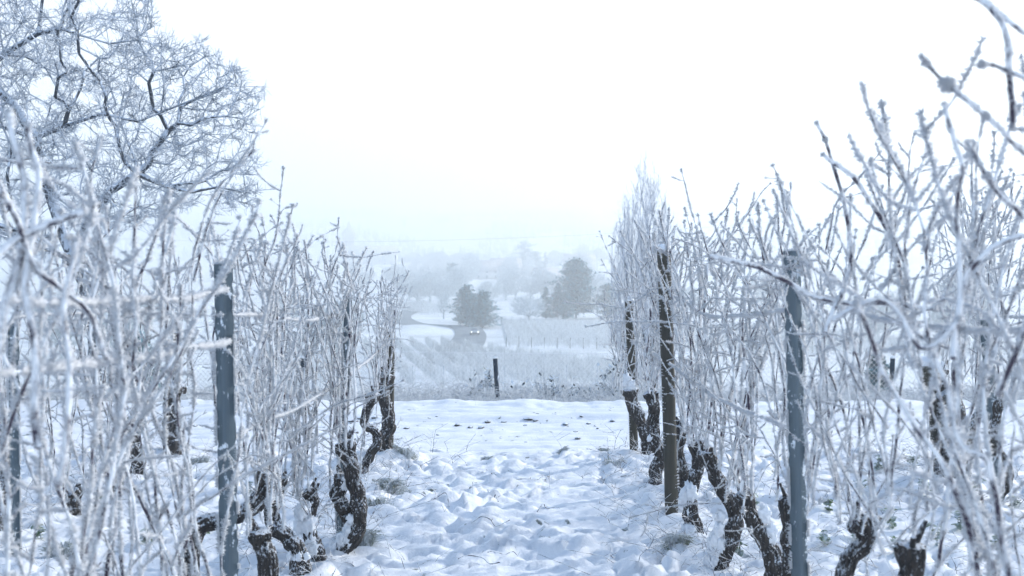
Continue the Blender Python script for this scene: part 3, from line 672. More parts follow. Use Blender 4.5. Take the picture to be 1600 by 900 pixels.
# ------------------------------------------------------------------ branching trees
def grow(r, pts, roots, alpha=.35, zs=1.0, jit=.05, step=.18):
    """roots: list of (pos, parent). points are joined one by one to the node that gives the shortest way home"""
    Pn = np.zeros((len(roots) + len(pts) * 4, 3)); par = np.full(len(Pn), -1); dl = np.zeros(len(Pn)); n = 0
    for p, q in roots:
        Pn[n] = p; par[n] = q; dl[n] = 0 if q < 0 else dl[q] + np.linalg.norm(Pn[n] - Pn[q]) * .6; n += 1
    sc = np.array([1, 1, zs]); nr = n
    d0 = np.min(np.linalg.norm((pts[:, None] - Pn[None, :n]) * sc, axis=2), axis=1); pts = pts[np.argsort(d0 + r.uniform(0, .3, len(pts)))]
    for p in pts:
        d = np.linalg.norm((Pn[:n] - p) * sc, axis=1); i = int(np.argmin(d + alpha * dl[:n])); dist = np.linalg.norm(Pn[i] - p)
        k = min(3, max(1, int(dist / step)))
        a = Pn[i].copy(); prev = i
        for q in range(1, k + 1):
            t = q / k; v = a + (p - a) * t + (r.normal(0, jit * dist, 3) if q < k else 0)
            if q < k: v[2] += .06 * dist
            Pn[n] = v; par[n] = prev; dl[n] = dl[prev] + dist / k; prev = n; n += 1
            if n >= len(Pn) - 5: return Pn[:n], par[:n]
    return Pn[:n], par[:n]
def radii(P, par, tip, ex=2.3):
    r = np.zeros(len(P))
    for i in range(len(P) - 1, -1, -1):
        r[i] = (r[i] + tip ** ex) ** 1.0 if r[i] == 0 else r[i]
        if par[i] >= 0: r[par[i]] += r[i]
    return r ** (1 / ex)
def draw_tree(P, par, rad, r, thick, twig=(.05, .12), ntw=2, tr=.004, spur=True, thin_k=3, frost_n=0, zup=.2):
    big = MB(); fine = MB(); i = np.arange(len(P)); m = par >= 0
    I = i[m]; J = par[m]
    # a child starts no thicker than itself
    rs = np.minimum(rad[J], rad[I] * 1.25); t = rad[I] > thick
    prisms(big, P[J][t], P[I][t], rs[t], rad[I][t], 8)
    prisms(fine, P[J][~t], P[I][~t], rs[~t], rad[I][~t], thin_k)
    S = I[~t]; D = P[S] - P[par[S]]; D = D / np.maximum(np.linalg.norm(D, axis=1)[:, None], 1e-6)
    for q in range(ntw):
        d = D * .8 + r.normal(0, .55, D.shape); d[:, 2] += zup; d /= np.linalg.norm(d, axis=1)[:, None]
        Ln = r.uniform(*twig, len(S))[:, None]; tt = r.uniform(0, 1, len(S))[:, None]
        a = P[S] + (P[par[S]] - P[S]) * tt * (q > 0); b = a + d * Ln * .55; c = b + (d + r.normal(0, .35, d.shape)) * Ln * .5
        prisms(fine, a, b, tr, tr * .85, thin_k); prisms(fine, b, c, tr * .85, tr * .6, thin_k)
        if spur:
            e_ = b + (d + r.normal(0, .8, d.shape)) * Ln * .3; prisms(fine, b, e_, tr * .75, tr * .5, thin_k)
    return big, fine

def big_tree():
    r = np.random.default_rng(21); Y0 = 16.2
    g = at(150, 620, Y0); g[2] = float(ground_h(g[0], Y0)) 
    roots = []; idx = {}
    def chain(start, pts):
        prev = start
        for (px, py, dy) in pts:
            roots.append((at(px, py, Y0 + dy), prev)); prev = len(roots) - 1
        return prev
    roots.append((np.array([g[0], Y0, g[2] - .1]), -1))
    a = chain(0, [(152, 560, 0), (146, 500, 0), (135, 450, 0), (118, 405, 0)])
    b = chain(a, [(135, 350, -.1), (170, 300, -.3), (215, 272, -.4), (262, 292, -.5)]); b2 = chain(b, [(300, 300, -.6), (340, 292, -.6), (380, 300, -.6)])
    c = chain(a, [(100, 370, .2), (80, 310, .3), (60, 250, .2), (55, 215, .1)])
    d = chain(c, [(100, 197, 0), (160, 178, -.2), (215, 190, -.4), (260, 172, -.5), (310, 152, -.6), (350, 135, -.6)])
    e1 = chain(c, [(20, 160, .3), (-30, 120, .4), (5, 85, .4), (60, 52, .2), (95, 45, .1), (125, 55, 0), (170, 68, -.2), (215, 62, -.3), (265, 75, -.4)])
    f_ = chain(len(roots) - 7, [(40, 88, .8), (75, 108, 1.0), (110, 125, 1.2)])
    h = chain(a, [(160, 370, .5), (195, 335, .8), (215, 322, 1.0), (260, 330, 1.2)])
    k_ = chain(a, [(70, 390, -.5), (20, 360, -.9), (-60, 330, -1.2), (-140, 270, -1.4)])
    l_ = chain(c, [(-20, 190, -.6), (-100, 120, -1.)]); m_ = chain(e1 - 7, [(-60, 40, .4), (-40, -50, .5), (30, -110, .4), (110, -130, 0)])
    # crown volume: points under an outline, deeper in the middle
    T = []
    outline = np.array([(-420, 330), (-460, 150), (-380, -60), (-200, -220), (0, -260), (130, -190), (215, -40), (250, 25), (300, 60), (350, 100), (400, 120), (412, 190), (405, 245), (430, 285), (462, 302), (415, 318), (340, 325), (300, 330), (250, 355), (120, 380), (-100, 420)], float)
    def inside(p):
        x, y = p[:, 0], p[:, 1]; c_ = np.zeros(len(p), bool); n = len(outline)
        for i in range(n):
            x1, y1 = outline[i]; x2, y2 = outline[(i + 1) % n]
            cnd = (y1 > y) != (y2 > y); xi = (x2 - x1) * (y - y1) / (y2 - y1 + 1e-9) + x1; c_ ^= cnd & (x < xi)
        return c_
    q = np.column_stack([r.uniform(-460, 430, 30000), r.uniform(-260, 420, 30000)]); q = q[inside(q + np.column_stack([perlin(q[:, 0] / 30., q[:, 1] / 30., 1.) * 60, perlin(q[:, 0] / 30., q[:, 1] / 30., 9.) * 50]))]
    keep = (q[:, 0] > -60) | (r.uniform(size=len(q)) < .35); q = q[keep][:6600]
    den = perlin(q[:, 0] / 42., q[:, 1] / 34., 4.4); q = q[den > -.17]
    dy = r.normal(0, 1.0, len(q)) * np.clip((440 - q[:, 0]) / 300, .3, 1.5)
    T = np.array([at(a_, b_, Y0 + dd) for (a_, b_), dd in zip(q, dy)])
    P, par = grow(r, T, roots, .28, 1.0, .10, .16)
    rad = radii(P, par, .0044, 2.5)
    rad = np.minimum(rad, .16)
    o = empty('tall_tree', (g[0], Y0, g[2])); tag(o, 'big bare tree with a wide lacy crown of frosted twigs, beyond the left rows', 'tree')
    P = P - np.array([g[0], Y0, g[2]])
    # trunk: first nodes
    tm = MB(); tp = P[:5]; tp = resample(tp, .04); tube(tm, tp, np.linspace(.13, .095, len(tp)), 16, 0, .3, 8, True, .3)
    blob(tm, P[4] + [0, -.05, 0], .15, (1, 1, .8), 0, 12, .35, 2.2, 3.)
    tm.obj('trunk', M_BRANCH, o, shade=True)
    I = np.arange(len(P)) > 4
    big, fine = draw_tree(P, np.where(I, par, -1), rad, r, .016, (.06, .15), 4, .0038)
    br = big.obj('limb', M_BRANCH, o)
    fine.obj('crown', M_TWIG, o)
    # snow resting along the limbs
    I = np.where((rad > .022) & (par >= 0) & (np.arange(len(P)) > 5))[0]; sm = MB(); up = np.array([0, 0, 1.])
    prisms(sm, P[par[I]] + up * rad[I][:, None] * .62, P[I] + up * rad[I][:, None] * .62, rad[I] * .62, rad[I] * .62, 6)
    sm.obj('snow', M_SNOWCAP, br)
big_tree()

def pt_region(r, n, fn):
    o = []
    while len(o) < n:
        p = r.uniform(-1, 1, (n * 3, 3)); p = p[fn(p)]; o.extend(p.tolist())
    return np.array(o[:n])

def bare_tree(name, label, base, h, wd, seed, n=700, zs=1.0, tip=.008, trunk_h=.22, twig=(.2, .5), tr=.008, mats=(None, None), group=None, columnar=False, ntw=3, cat='tree', alpha=.3):
    r = np.random.default_rng(seed)
    o = empty(name, base); tag(o, label, cat, group)
    roots = [(np.array([0, 0, -.1 * h * .1]), -1)]
    kz = np.linspace(.1, trunk_h, 4)
    for k, z in enumerate(kz): roots.append((np.array([r.normal(0, .008) * h, r.normal(0, .008) * h, z * h]), k))
    if columnar:
        p = pt_region(r, n, lambda p: (np.hypot(p[:, 0], p[:, 1]) < np.clip(1.05 - np.abs(p[:, 2] + .15) ** 2.2 * .9, 0, 1)))
    else:
        p = pt_region(r, n, lambda p: ((p ** 2).sum(1) < 1) & (perlin(p[:, 0] * 1.8 + seed, p[:, 1] * 1.8, p[:, 2] * 1.8) > -.18))
    p = p * [wd / 2, wd / 2, h * (1 - trunk_h * .8) / 2] + [0, 0, h * (1 + trunk_h * .8) / 2]
    P, par = grow(r, p, roots, alpha, zs, .08, h * .04)
    rad = radii(P, par, tip, 2.3)
    I = np.arange(len(P)) > 4
    tm = MB(); tp = resample(P[:5], .1 * h / 8); tube(tm, tp, np.linspace(rad[0] * 1.15, rad[4], len(tp)), 12, 0, .25, 4.)
    tm.obj('trunk', mats[0] or M_BRANCH, o, shade=True)
    big, fine = draw_tree(P, np.where(I, par, -1), rad, r, tip * 3.0, twig, ntw, tr, thin_k=3, zup=.9 if columnar else .2)
    mb = MB()
    for s_, mi in ((big, 0), (fine, 1)):
        for V, Fc in zip(s_.v, s_.f):
            pass
    vo = 0
    for s_, mi in ((big, 0), (fine, 1)):
        if s_.n:
            mb.v += s_.v; mb.f += [f + vo for f in s_.f]; mb.m += [np.full(len(f), mi) for f in s_.f]; vo += s_.n
    mb.n = vo
    mb.obj('crown', [mats[0] or M_BRANCH, mats[1] or M_TWIG], o)
    return o

bz = at(1008, 400, 34.)
M_POP = frosted('poplar twigs', (.15, .16, .19), (.80, .85, .92), cover=.60, scale=4, up=.1, bump=0, trans=.2, edge=.15)
bare_tree('columnar_tree', 'slender upright tree with feathery frosted branches rising behind the wooden posts', (bz[0], 34., float(ground_h(bz[0], 34.))), 8.9, 2.1, 61, 1500, .30, .0050, .12, (.10, .26), .0040, (None, M_POP), columnar=True)

# ------------------------------------------------------------------ conifers and far trees
def conifer(name, label, base, h, wd, seed, group=None, ragged=.25, clear=.08, n=2600, cat='conifer', broad=False):
    r = np.random.default_rng(seed); o = empty(name, base); tag(o, label, cat, group)
    tm = MB(); tp = np.array([[0, 0, -.3], [r.normal(0, .05), 0, h * .3], [0, r.normal(0, .05), h * .7], [0, 0, h * .97]]); tp = resample(tp, h * .04)
    tube(tm, tp, np.linspace(h * .018, h * .003, len(tp)), 8, 0, .2, 2.)
    tm.obj('trunk', M_BRANCH, o, shade=True)
    mb = MB(); nb = int(n / 26)
    for q in range(nb):
        t = (q + r.uniform(0, 1)) / nb; z = h * (clear + (1 - clear) * t)
        env = (1 - t) ** (.62 if not broad else .38) * (.35 + .65 * min(1, (t + .10) / (.28 if broad else .16)))
        Lb = wd / 2 * env * (1 + r.normal(0, ragged)); Lb = max(Lb, .05 * wd)
        if perlin(t * 6 + seed, 7.7) < -.22: Lb *= .6
        a = r.uniform(0, 6.28); d = np.array([math.cos(a), math.sin(a), r.uniform(-.28, .25)])
        s0 = np.array([0, 0, z]); prisms(mb, [s0], [s0 + d * Lb], h * .003, h * .0012, 3, 0)
        m = max(10, int(26 * (Lb / (wd / 2)) * 2.6)); u = r.uniform(.2, 1.05, m); sp_ = .16 * wd * (.35 + .4 * np.sin(np.pi * np.clip(u, 0, 1)))
        C = s0 + d * (Lb * u)[:, None] + r.normal(0, 1, (m, 3)) * sp_[:, None] * [.5, .5, .28]; 
        D = d * .9 + r.normal(0, .6, (m, 3)); D[:, 2] -= .1
        Dn, U, W = frames(D); Lc = r.uniform(.045, .10, m)[:, None] * h ** .5 * 2.0; Wc = Lc * .36
        V = np.stack([C - Dn * Lc * .5, C + U * Wc + W * Wc * .3, C + Dn * Lc * .6, C - U * Wc + W * Wc * .3], 1)
        mb.add(V, (np.arange(m) * 4)[:, None] + np.array([0, 1, 2, 3]), 0)
    mb.obj('crown', M_CONIFER, o)
    return o
def onground(px, Y): 
    x = (px - 800) / F * Y; return (x, Y, float(ground_h(x, Y)))

conifer('evergreen_tree', 'dense dark evergreen left of the pair beside the road bend', onground(729, 264), 9.3, 7.6, 1, broad=True, ragged=.2, n=4200)
conifer('evergreen_tree', 'round frost-laced evergreen nearest the car and the road bend', onground(754, 256), 8.2, 7.8, 2, broad=True, ragged=.25, n=4200)
conifer('tall_pine', 'tallest broad pine at the top edge of the vineyard field', onground(900, 300), 15.6, 12.0, 3, clear=.12, ragged=.3, n=8500, broad=True)
conifer('fir_tree', 'small pointed fir just left of the tall pine', onground(872, 296), 9.4, 4.6, 4, n=2400)
conifer('fir_tree', 'lower pointed fir at the left end of the dark group by the pine', onground(853, 294), 8.4, 4.4, 5, n=2400)
conifer('fir_tree', 'bushy fir half covered by the tall pine', onground(884, 292), 7.4, 5.0, 6, n=2400)
conifer('fir_tree', 'dark fir between the tall pine and the wooden stake', onground(948, 300), 9.2, 7.0, 7, broad=True, n=3000)
bare_tree('fruit_tree', 'low spreading bare fruit tree left of the dark firs', onground(826, 288), 6.6, 9.6, 70, 500, tip=.022, trunk_h=.12, tr=.022, twig=(.3, .8), mats=(None, M_PALETREE))
bare_tree('small_tree', 'small pale frosted tree on the bank left of the road bend', onground(693, 290), 7.0, 3.6, 71, 260, tip=.02, tr=.02, twig=(.3, .7), mats=(None, M_PALETREE))
bare_tree('bare_bush', 'round bare frosted bush seen through the right row canes', onground(1312, 60), 2.6, 2.4, 72, 500, tip=.006, tr=.006, twig=(.1, .3), trunk_h=.06, cat='bush')

# frosted broadleaf trees in the valley: four kinds, copied
protos = []
for k, (h, wd, n) in enumerate([(11, 9.5, 650), (9, 8.5, 560), (13, 9, 700), (8, 9.5, 520)]):
    t = bare_tree('frosted_tree', 'x', (0, 0, 0), h, wd, 80 + k, n, tip=.035, tr=.032, twig=(.35, .9), mats=(M_PALETREE, M_PALETREE), ntw=4)
    protos.append(t); KIDS[t.name] = list(t.children) if len(t.children) else []
bpy.context.view_layer.update()
for t in protos: KIDS[t.name] = list(t.children)
SP = [(652, 395, 1, 'pale frosted tree above the left bank of the road, first of the near row'), (672, 400, 0, 'rounded pale frosted tree in the row above the upper vineyard'), (696, 388, 1, 'rounded frosted tree just left above the dark evergreens'),
      (640, 420, 0, 'frosted tree farthest left in the near row above the upper vineyard'), (715, 420, 2, 'tall frosted tree behind the dark evergreens'), (664, 455, 2, None), (690, 470, 0, None), (628, 470, 1, None),
      (765, 400, 3, 'frosted tree just right above the dark evergreens'), (790, 425, 1, 'frosted tree at the left end of the bright snow field'), (806, 430, 2, 'thin frosted tree in front of the bright snow field'), (829, 440, 1, 'broad frosted tree in front of the bright snow field'),
      (846, 445, 2, 'frosted tree with bare stem before the bright snow field'), (862, 440, 0, 'frosted tree at the right end of the bright snow field'), (880, 430, 3, None), (915, 400, 2, 'frosted tree showing behind the tall pine'), (935, 390, 0, 'frosted tree right of the tall pine'), (960, 370, 1, None)]
used = set()
def put_tree(k, px, Y, label, sc=1.0, grp='frosted broadleaf trees in the misty valley', rz=None):
    src = protos[k]
    if k not in used: o = src; used.add(k)
    else: o = copy_tree(src)
    x, y, z = onground(px, Y); o.location = (x, y, z - .3); o.scale = (sc, sc, sc); o.rotation_euler = (0, 0, rng.uniform(0, 6.28) if rz is None else rz)
    tag(o, label or 'one of the hazy frosted trees filling the valley behind the firs', 'tree', grp); return o
for px, Y, k, lb in SP: put_tree(k, px, Y, lb)
for k in range(46):
    Y = rng.uniform(470, 900); px = rng.uniform(520, 1010); put_tree(int(rng.integers(4)), px, Y, 'one of the faint frosted trees scattered over the misty far slope', rng.uniform(.8, 1.35), 'faint trees on the far slope')
for k in range(16):      # seen in gaps between canes, both sides
    s = -1 if k % 2 else 1; Y = rng.uniform(150, 330); px = 800 + s * rng.uniform(240, 760)
    put_tree(int(rng.integers(4)), px, Y, 'one of the frosted trees glimpsed between the canes %s of the path' % ('left' if s < 0 else 'right'), rng.uniform(.7, 1.1), 'trees glimpsed through the canes')
conifer('dark_tree', 'dark blue tree clump above the frosted trees, left of centre', onground(706, 480), 12.5, 11, 11, broad=True, n=3000, cat='tree')
conifer('dark_tree', 'faint domed tree on the hill top above the houses', onground(820, 720), 19, 19, 12, broad=True, n=3000, cat='tree')
conifer('dark_tree', 'faint lower tree right beside the domed hill-top tree', onground(838, 715), 13, 14, 13, broad=True, n=2000, cat='tree')
conifer('dark_tree', 'faint narrow conifer on the hill right of the domed tree', onground(852, 700), 13, 5.5, 14, n=1500, cat='tree')
conifer('dark_tree', 'dark frosted shrub-like tree behind the broad split vine trunk', onground(1372, 48), 3.2, 1.6, 15, broad=True, n=1800, cat='tree')
conifer('dark_tree', 'dim dark tree behind the tall left tree trunk', onground(210, 60), 4.6, 3.4, 16, broad=True, n=1800, cat='tree')

# ------------------------------------------------------------------ far houses, church, pylon
def house(base, w_, d, h, rot, label, seed=0):
    o = empty('house', base); o.rotation_euler = (0, 0, rot); tag(o, label, 'house')
    m = MB(); boxm(m, (0, 0, h / 2), (w_, d, h)); 
    m.add([[-w_ / 2, -d / 2, h], [-w_ / 2, d / 2, h], [-w_ / 2, 0, h + d * .42], [w_ / 2, -d / 2, h], [w_ / 2, d / 2, h], [w_ / 2, 0, h + d * .42]], [[0, 2, 1], [3, 4, 5]]); m.obj('wall', M_WALL, o)
    m = MB(); e_ = .5; t = .25; A = d / 2 + e_; H = d * .42; W_ = w_ / 2 + e_; dz = e_ * .84
    for s in (-1, 1):
        V = [[-W_, s * A, h - dz + .05], [W_, s * A, h - dz + .05], [W_, 0, h + H + .05], [-W_, 0, h + H + .05]]; V = V + [[a, b, c + t] for a, b, c in V]
        m.add(V, [[0, 1, 2, 3], [4, 7, 6, 5], [0, 4, 5, 1], [1, 5, 6, 2], [2, 6, 7, 3], [3, 7, 4, 0]])
    rf = m.obj('roof', M_ROOF, o); m = MB(); boxm(m, (w_ * .25, d * .1, h + H * .9 + .5), (.7, .7, 1.6)); m.obj('chimney', M_WALL, rf)
    for q in range(3):
        for zz in ([1.5] if h < 4 else [1.5, 4.2]):
            m = MB(); boxm(m, ((q - 1) * w_ * .3, -d / 2 - .01, zz), (1.1, .08, 1.3)); m.obj('window', M_WINDOW, o)
    return o
house(onground(853, 520), 11, 8, 5.5, .3, 'small white house on the slope above the bright snow field')
house(onground(776, 640), 26, 11, 5.5, -.1, 'long low house with snowy roof on the hill left of the domed tree')
house(onground(790, 690), 18, 10, 5.5, .2, 'house farther up the hill touching the domed tree')
house(onground(760, 600), 15, 9, 4.5, .1, 'low house below the long hill house')
house(onground(905, 740), 20, 11, 5.5, 0, 'faint white-roofed house on the hill above the tall pine')
house(onground(575, 900), 46, 15, 9, .05, 'long faint building right below the church tower')
def church():
    Y = 960; p = at(545, 375, Y); o = empty('church_tower', (p[0], Y, float(ground_h(p[0], Y)))); top = at(545, 345, Y)[2] - o.location.z; tag(o, 'faint grey church tower with a bulbous spire in the fog', 'church tower')
    m = MB(); hb = top * .60; boxm(m, (0, 0, hb / 2), (8.5, 8.5, hb)); boxm(m, (0, 0, hb + .3), (9.6, 9.6, .8)); m.obj('wall', M_STONE, o)
    z = np.array([hb + .5, hb + 2, hb + 4.5, hb + 7, hb + 9, hb + 10, hb + 13, top * 1.0]); rr = np.array([4.5, 6.0, 6.3, 4.6, 2.4, 1.9, 1.3, .15]); m = MB()
    tube(m, resample(np.column_stack([0 * z, 0 * z, z]), .6), np.interp(np.linspace(z[0], z[-1], len(resample(np.column_stack([0 * z, 0 * z, z]), .6))), z, rr), 8); m.obj('spire', M_ROOF, o)
    for s in (-1, 1):
        m = MB(); boxm(m, (s * 1.8, -4.3, hb - 4), (1.4, .2, 3.2)); m.obj('belfry_window', M_WINDOW, o)
church()
def pylon(px, Y, ztop, label):
    x = (px - 800) / F * Y; g = float(ground_h(x, Y)); o = empty('power_pylon', (x, Y, g)); tag(o, label, 'pylon'); h = ztop - g
    m = MB(); A = []; B = []
    def half(t): return 3.2 * (1 - t) ** 1.1 + .55
    zs = np.linspace(0, 1, 13)
    for i in range(12):
        a, b = half(zs[i]), half(zs[i + 1]); z0, z1 = zs[i] * h, zs[i + 1] * h
        c0 = [(-a, -a, z0), (a, -a, z0), (a, a, z0), (-a, a, z0)]; c1 = [(-b, -b, z1), (b, -b, z1), (b, b, z1), (-b, b, z1)]
        for k in range(4): A += [c0[k], c0[k], c0[(k + 1) % 4]]; B += [c1[k], c1[(k + 1) % 4], c1[k]]
    prisms(m, A, B, .09, .09, 4); m.obj('lattice_mast', M_PYLON, o)
    for zt, L_ in ((.70, 7.5), (.82, 6.0), (.93, 4.2)):
        m = MB(); z = h * zt; A = []; B = []
        for s in (-1, 1):
            tipp = (s * L_, 0, z); b_ = half(zt)
            for cy_ in (-b_, b_): A += [(s * b_, cy_, z - .1), (s * b_, cy_, z + 1.4)]; B += [tipp, tipp]
        prisms(m, A, B, .09, .07, 4); m.obj('crossarm', M_PYLON, o)
    return (x, g, h)
px_, pg, ph = pylon(1463, 450, at(1463, 288, 450)[2], 'faint lattice pylon in the fog above the right row canes')
Pw = np.array([at(x_, 378 - 57 * ((x_ - 480) / 983.) ** 2, 450) for x_ in np.linspace(-500, 1463, 40)])
m = MB(); prisms(m, Pw[:-1], Pw[1:], .05, .05, 4); tag(m.obj('power_line', M_PYLON), 'thin power line sagging across the misty valley sky', 'power line')
xl = (-500 - 800) / F * 450
pylon(-500, 450, at(-500, 288, 450)[2], 'lattice pylon far outside to the left carrying the power line')

# ------------------------------------------------------------------ car
def car():
    Y = 232.; x = (723 - 800) / F * Y
    i_ = np.argmin(np.abs(RO[:, 3, 1] - Y)); c = RO[i_, 3]; t = RO[i_ - 3, 3] - RO[i_, 3]; ang = math.atan2(t[1], t[0])
    o = empty('parked_car' if False else 'car', (c[0] + .9, Y, c[2] + .01)); o.rotation_euler = (0, 0, ang); tag(o, 'silver car with lit headlights driving towards us on the valley road', 'car')
    # body: lofted cross sections along x (front is +x)
    S = [(-2.1, .45, .72, .70), (-2.0, .32, .95, .82), (-1.4, .28, 1.0, .88), (-.4, .26, 1.0, .90), (.8, .26, .98, .90), (1.6, .28, .90, .86), (2.05, .34, .78, .76), (2.15, .42, .62, .66)]
    def loft(S, name, mat, parent):
        m = MB(); V = []
        for (xx, zb, zt, hw) in S:
            V.append([(xx, -hw * .92, zb), (xx, -hw, zb + (zt - zb) * .35), (xx, -hw * .96, zb + (zt - zb) * .8), (xx, -hw * .82, zt), (xx, hw * .82, zt), (xx, hw * .96, zb + (zt - zb) * .8), (xx, hw, zb + (zt - zb) * .35), (xx, hw * .92, zb)])
        V = np.array(V); n, k = V.shape[:2]; i = np.arange(n - 1)[:, None]; j = np.arange(k)[None]; j2 = (j + 1) % k
        m.add(V.reshape(-1, 3), np.stack([i * k + j, (i + 1) * k + j, (i + 1) * k + j2, i * k + j2], -1).reshape(-1, 4)); m.add(V[0], [list(range(k))]); m.add(V[-1], [list(range(k))[::-1]])
        return m.obj(name, mat, parent, shade=False)
    paint = pmat('silver paint', (.42, .45, .47), None, rough=.25, metal=.3)
    loft(S, 'body', paint, o)
    cab = loft([(-1.75, .92, .96, .76), (-1.2, .92, 1.36, .68), (-.2, .92, 1.43, .68), (.35, .92, 1.36, .68), (1.05, .92, .98, .76)], 'windows', M_WINDOW, o)
    m = MB(); m.add([(-1.2, -.56, 1.385), (.3, -.56, 1.385), (.3, .56, 1.385), (-1.2, .56, 1.385), (-1.15, -.5, 1.46), (.25, -.5, 1.46), (.25, .5, 1.46), (-1.15, .5, 1.46)], [[0, 3, 2, 1], [4, 5, 6, 7], [0, 1, 5, 4], [1, 2, 6, 5], [2, 3, 7, 6], [3, 0, 4, 7]]); m.obj('roof', paint, o)
    tyre = pmat('tyre rubber', (.03, .03, .03), None, rough=.8)
    for sx in (-1.3, 1.35):
        for sy in (-.82, .82):
            m = MB(); tube(m, [[sx, sy - .1, .32], [sx, sy, .32], [sx, sy + .1, .32]], .32, 20); wo = m.obj('wheel', tyre, o)
            m = MB(); tube(m, [[sx, sy - .108, .32], [sx, sy + .108, .32]], .19, 14); m.obj('rim', paint, wo)
    hl, n, oo = newmat('headlamp lens'); em = N(n, 'ShaderNodeEmission'); em.inputs[0].default_value = (1, .97, .9, 1); em.inputs[1].default_value = 3.; L(n, em.outputs[0], oo.inputs[0])
    for sy in (-.62, .62):
        m = MB(); blob(m, (2.08, sy, .66), .12, (.6, 1.4, .75), 0, 8, 0.); m.obj('headlight', hl, o)
        m = MB(); boxm(m, (.75, sy * 1.55, 1.0), (.14, .2, .14)); m.obj('mirror', paint, o)
    m = MB(); boxm(m, (2.12, 0, .48), (.1, .9, .16)); m.obj('grille', tyre, o)
car()

# ------------------------------------------------------------------ valley vineyards
def vine_row(p0, p1, label, group, post_every=6., dens=7, h=1.7, seed=0, sc=1.0, posts=True):
    r = np.random.default_rng(seed); p0 = np.array(p0, float); p1 = np.array(p1, float); Ln = np.linalg.norm(p1 - p0)
    o = empty('vine_row', (p0[0], p0[1], float(ground_h(*p0)))); tag(o, label, 'vine row', group); og = np.array(o.location)
    n = int(Ln * dens); t = r.uniform(0, 1, n)[:, None]; q = p0 + (p1 - p0) * t + r.normal(0, .12, (n, 2)); z = ground_h(q[:, 0], q[:, 1])
    A = np.column_stack([q, z + r.uniform(0, .7, n)]) - og; B = A + np.column_stack([r.normal(0, .12, (n, 2)), r.uniform(.5, 1, n) * (h - .4)])
    B[:, 2] = np.minimum(B[:, 2], (z - og[2]) + h * r.uniform(.85, 1.12, n))
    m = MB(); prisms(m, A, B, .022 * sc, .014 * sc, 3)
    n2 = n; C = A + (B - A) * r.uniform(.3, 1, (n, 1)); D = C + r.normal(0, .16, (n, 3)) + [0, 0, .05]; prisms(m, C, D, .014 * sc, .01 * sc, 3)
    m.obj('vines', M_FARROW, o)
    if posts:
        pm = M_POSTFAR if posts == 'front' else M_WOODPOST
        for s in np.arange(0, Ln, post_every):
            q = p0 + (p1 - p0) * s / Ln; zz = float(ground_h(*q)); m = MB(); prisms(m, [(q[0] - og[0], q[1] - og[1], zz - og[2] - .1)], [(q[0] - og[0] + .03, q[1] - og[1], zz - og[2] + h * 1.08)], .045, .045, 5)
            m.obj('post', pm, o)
            if s == 0 and posts == 'front': break
fp = lambda px, Y: np.array(far(px, Y))
G1 = 'rows of the near valley vineyard left of the road'
for k in range(17):
    a0 = np.array((-24 + k * 2.6, 96.)); dirv = np.array((-.145, 1.)); e_ = a0 + dirv * (96 if k < 11 else max(30, 96 - (k - 10) * 11))
    lb = 'one of the slanting frosted vine rows on the near valley slope below the road'
    vine_row(a0, e_, lb, G1, 7., 15, 1.75, 400 + k, 1.0, posts='front')
G2 = 'rows of the square vineyard field below the firs'
for k in range(36):
    Y0_ = 184 + k * 2.6; x0 = (791 - 800 - k * .25) / F * Y0_; Ln = 78 - k * .4
    lb = 'foremost vine row of the square field, its dark posts showing along the lower edge' if k == 0 else 'one of the closely set vine rows in the square field behind its foremost row'
    vine_row((x0, Y0_), (x0 + Ln, Y0_ - Ln * .42), lb, G2, 2.2, 9 if k else 11, 1.6, 500 + k, 1.25, posts='all' if k == 0 else 'front')
G3 = 'rows of the upper vineyard beyond the road bend'
for k in range(11):
    a0 = fp(662 + k * 6, 318 + k * 1.5); vine_row(a0, a0 + np.array((-17, 62)), 'one of the hazy vine rows on the upper slope left of the dark evergreens', G3, 6., 5, 1.8, 600 + k, 1.3, posts=False)

# ------------------------------------------------------------------ fence
def fence():
    Yf = 17.; o = empty('wire_fence', (0, Yf, -.6)); tag(o, 'low chain-link fence furred with frost along the far side of the track', 'fence'); og = np.array(o.location)
    x0, x1 = -9.5, 9.5; c = .075; hh = 1.06; A = []; B = []
    n = int((x1 - x0) / c)
    for k in range(n):
        xa = x0 + k * c
        for s in (-1, 1):
            A.append((xa, 0, 0)); B.append((xa + s * hh * .95, .004 * s, hh))
    A = np.array(A); B = np.array(B)
    # bend it with the ground, a few pieces per wire
    m = MB(); K = 5
    def pos(P):
        x = P[:, 0]; zt = P[:, 2]; g = ground_h(x, np.full(len(x), Yf), False)
        sag = perlin(x * .35, 2.2) * .06 * zt
        return np.column_stack([x, P[:, 1] + perlin(x * .8, 5.) * .04, g + zt + sag - og[2]])
    for q in range(K):
        a = A + (B - A) * q / K; b = A + (B - A) * (q + 1) / K; prisms(m, pos(a), pos(b), .0023, .0023, 3)
    xx = np.arange(x0, x1, .1); T = np.column_stack([xx, 0 * xx, np.full(len(xx), hh)]); prisms(m, pos(T[:-1]), pos(T[1:]), .004, .004, 4)
    m.obj('netting', M_FROST, o)
    for px, lean in ((470, .03), (780, -.06), (1090, .02), (1392, .03), (160, -.02)):
        x = (px - 800) / F * Yf; g = float(ground_h(x, Yf)); m = MB(); P = resample([[x + .09 * 0, Yf - .03, g - .1], [x + lean, Yf - .03, g + .98]], .05) - og
        tube(m, P, .036, 10, 0, .12, 14); rime(m, P, np.full(len(P), .036), np.random.default_rng(int(px)), 500, .02, 1, .005); blob(m, P[-1] + [0, 0, .01], .04, (1, 1, .5), 1, 8, .2); m.obj('post', [M_DARKPOST, M_FROST], o, shade=True)
fence()

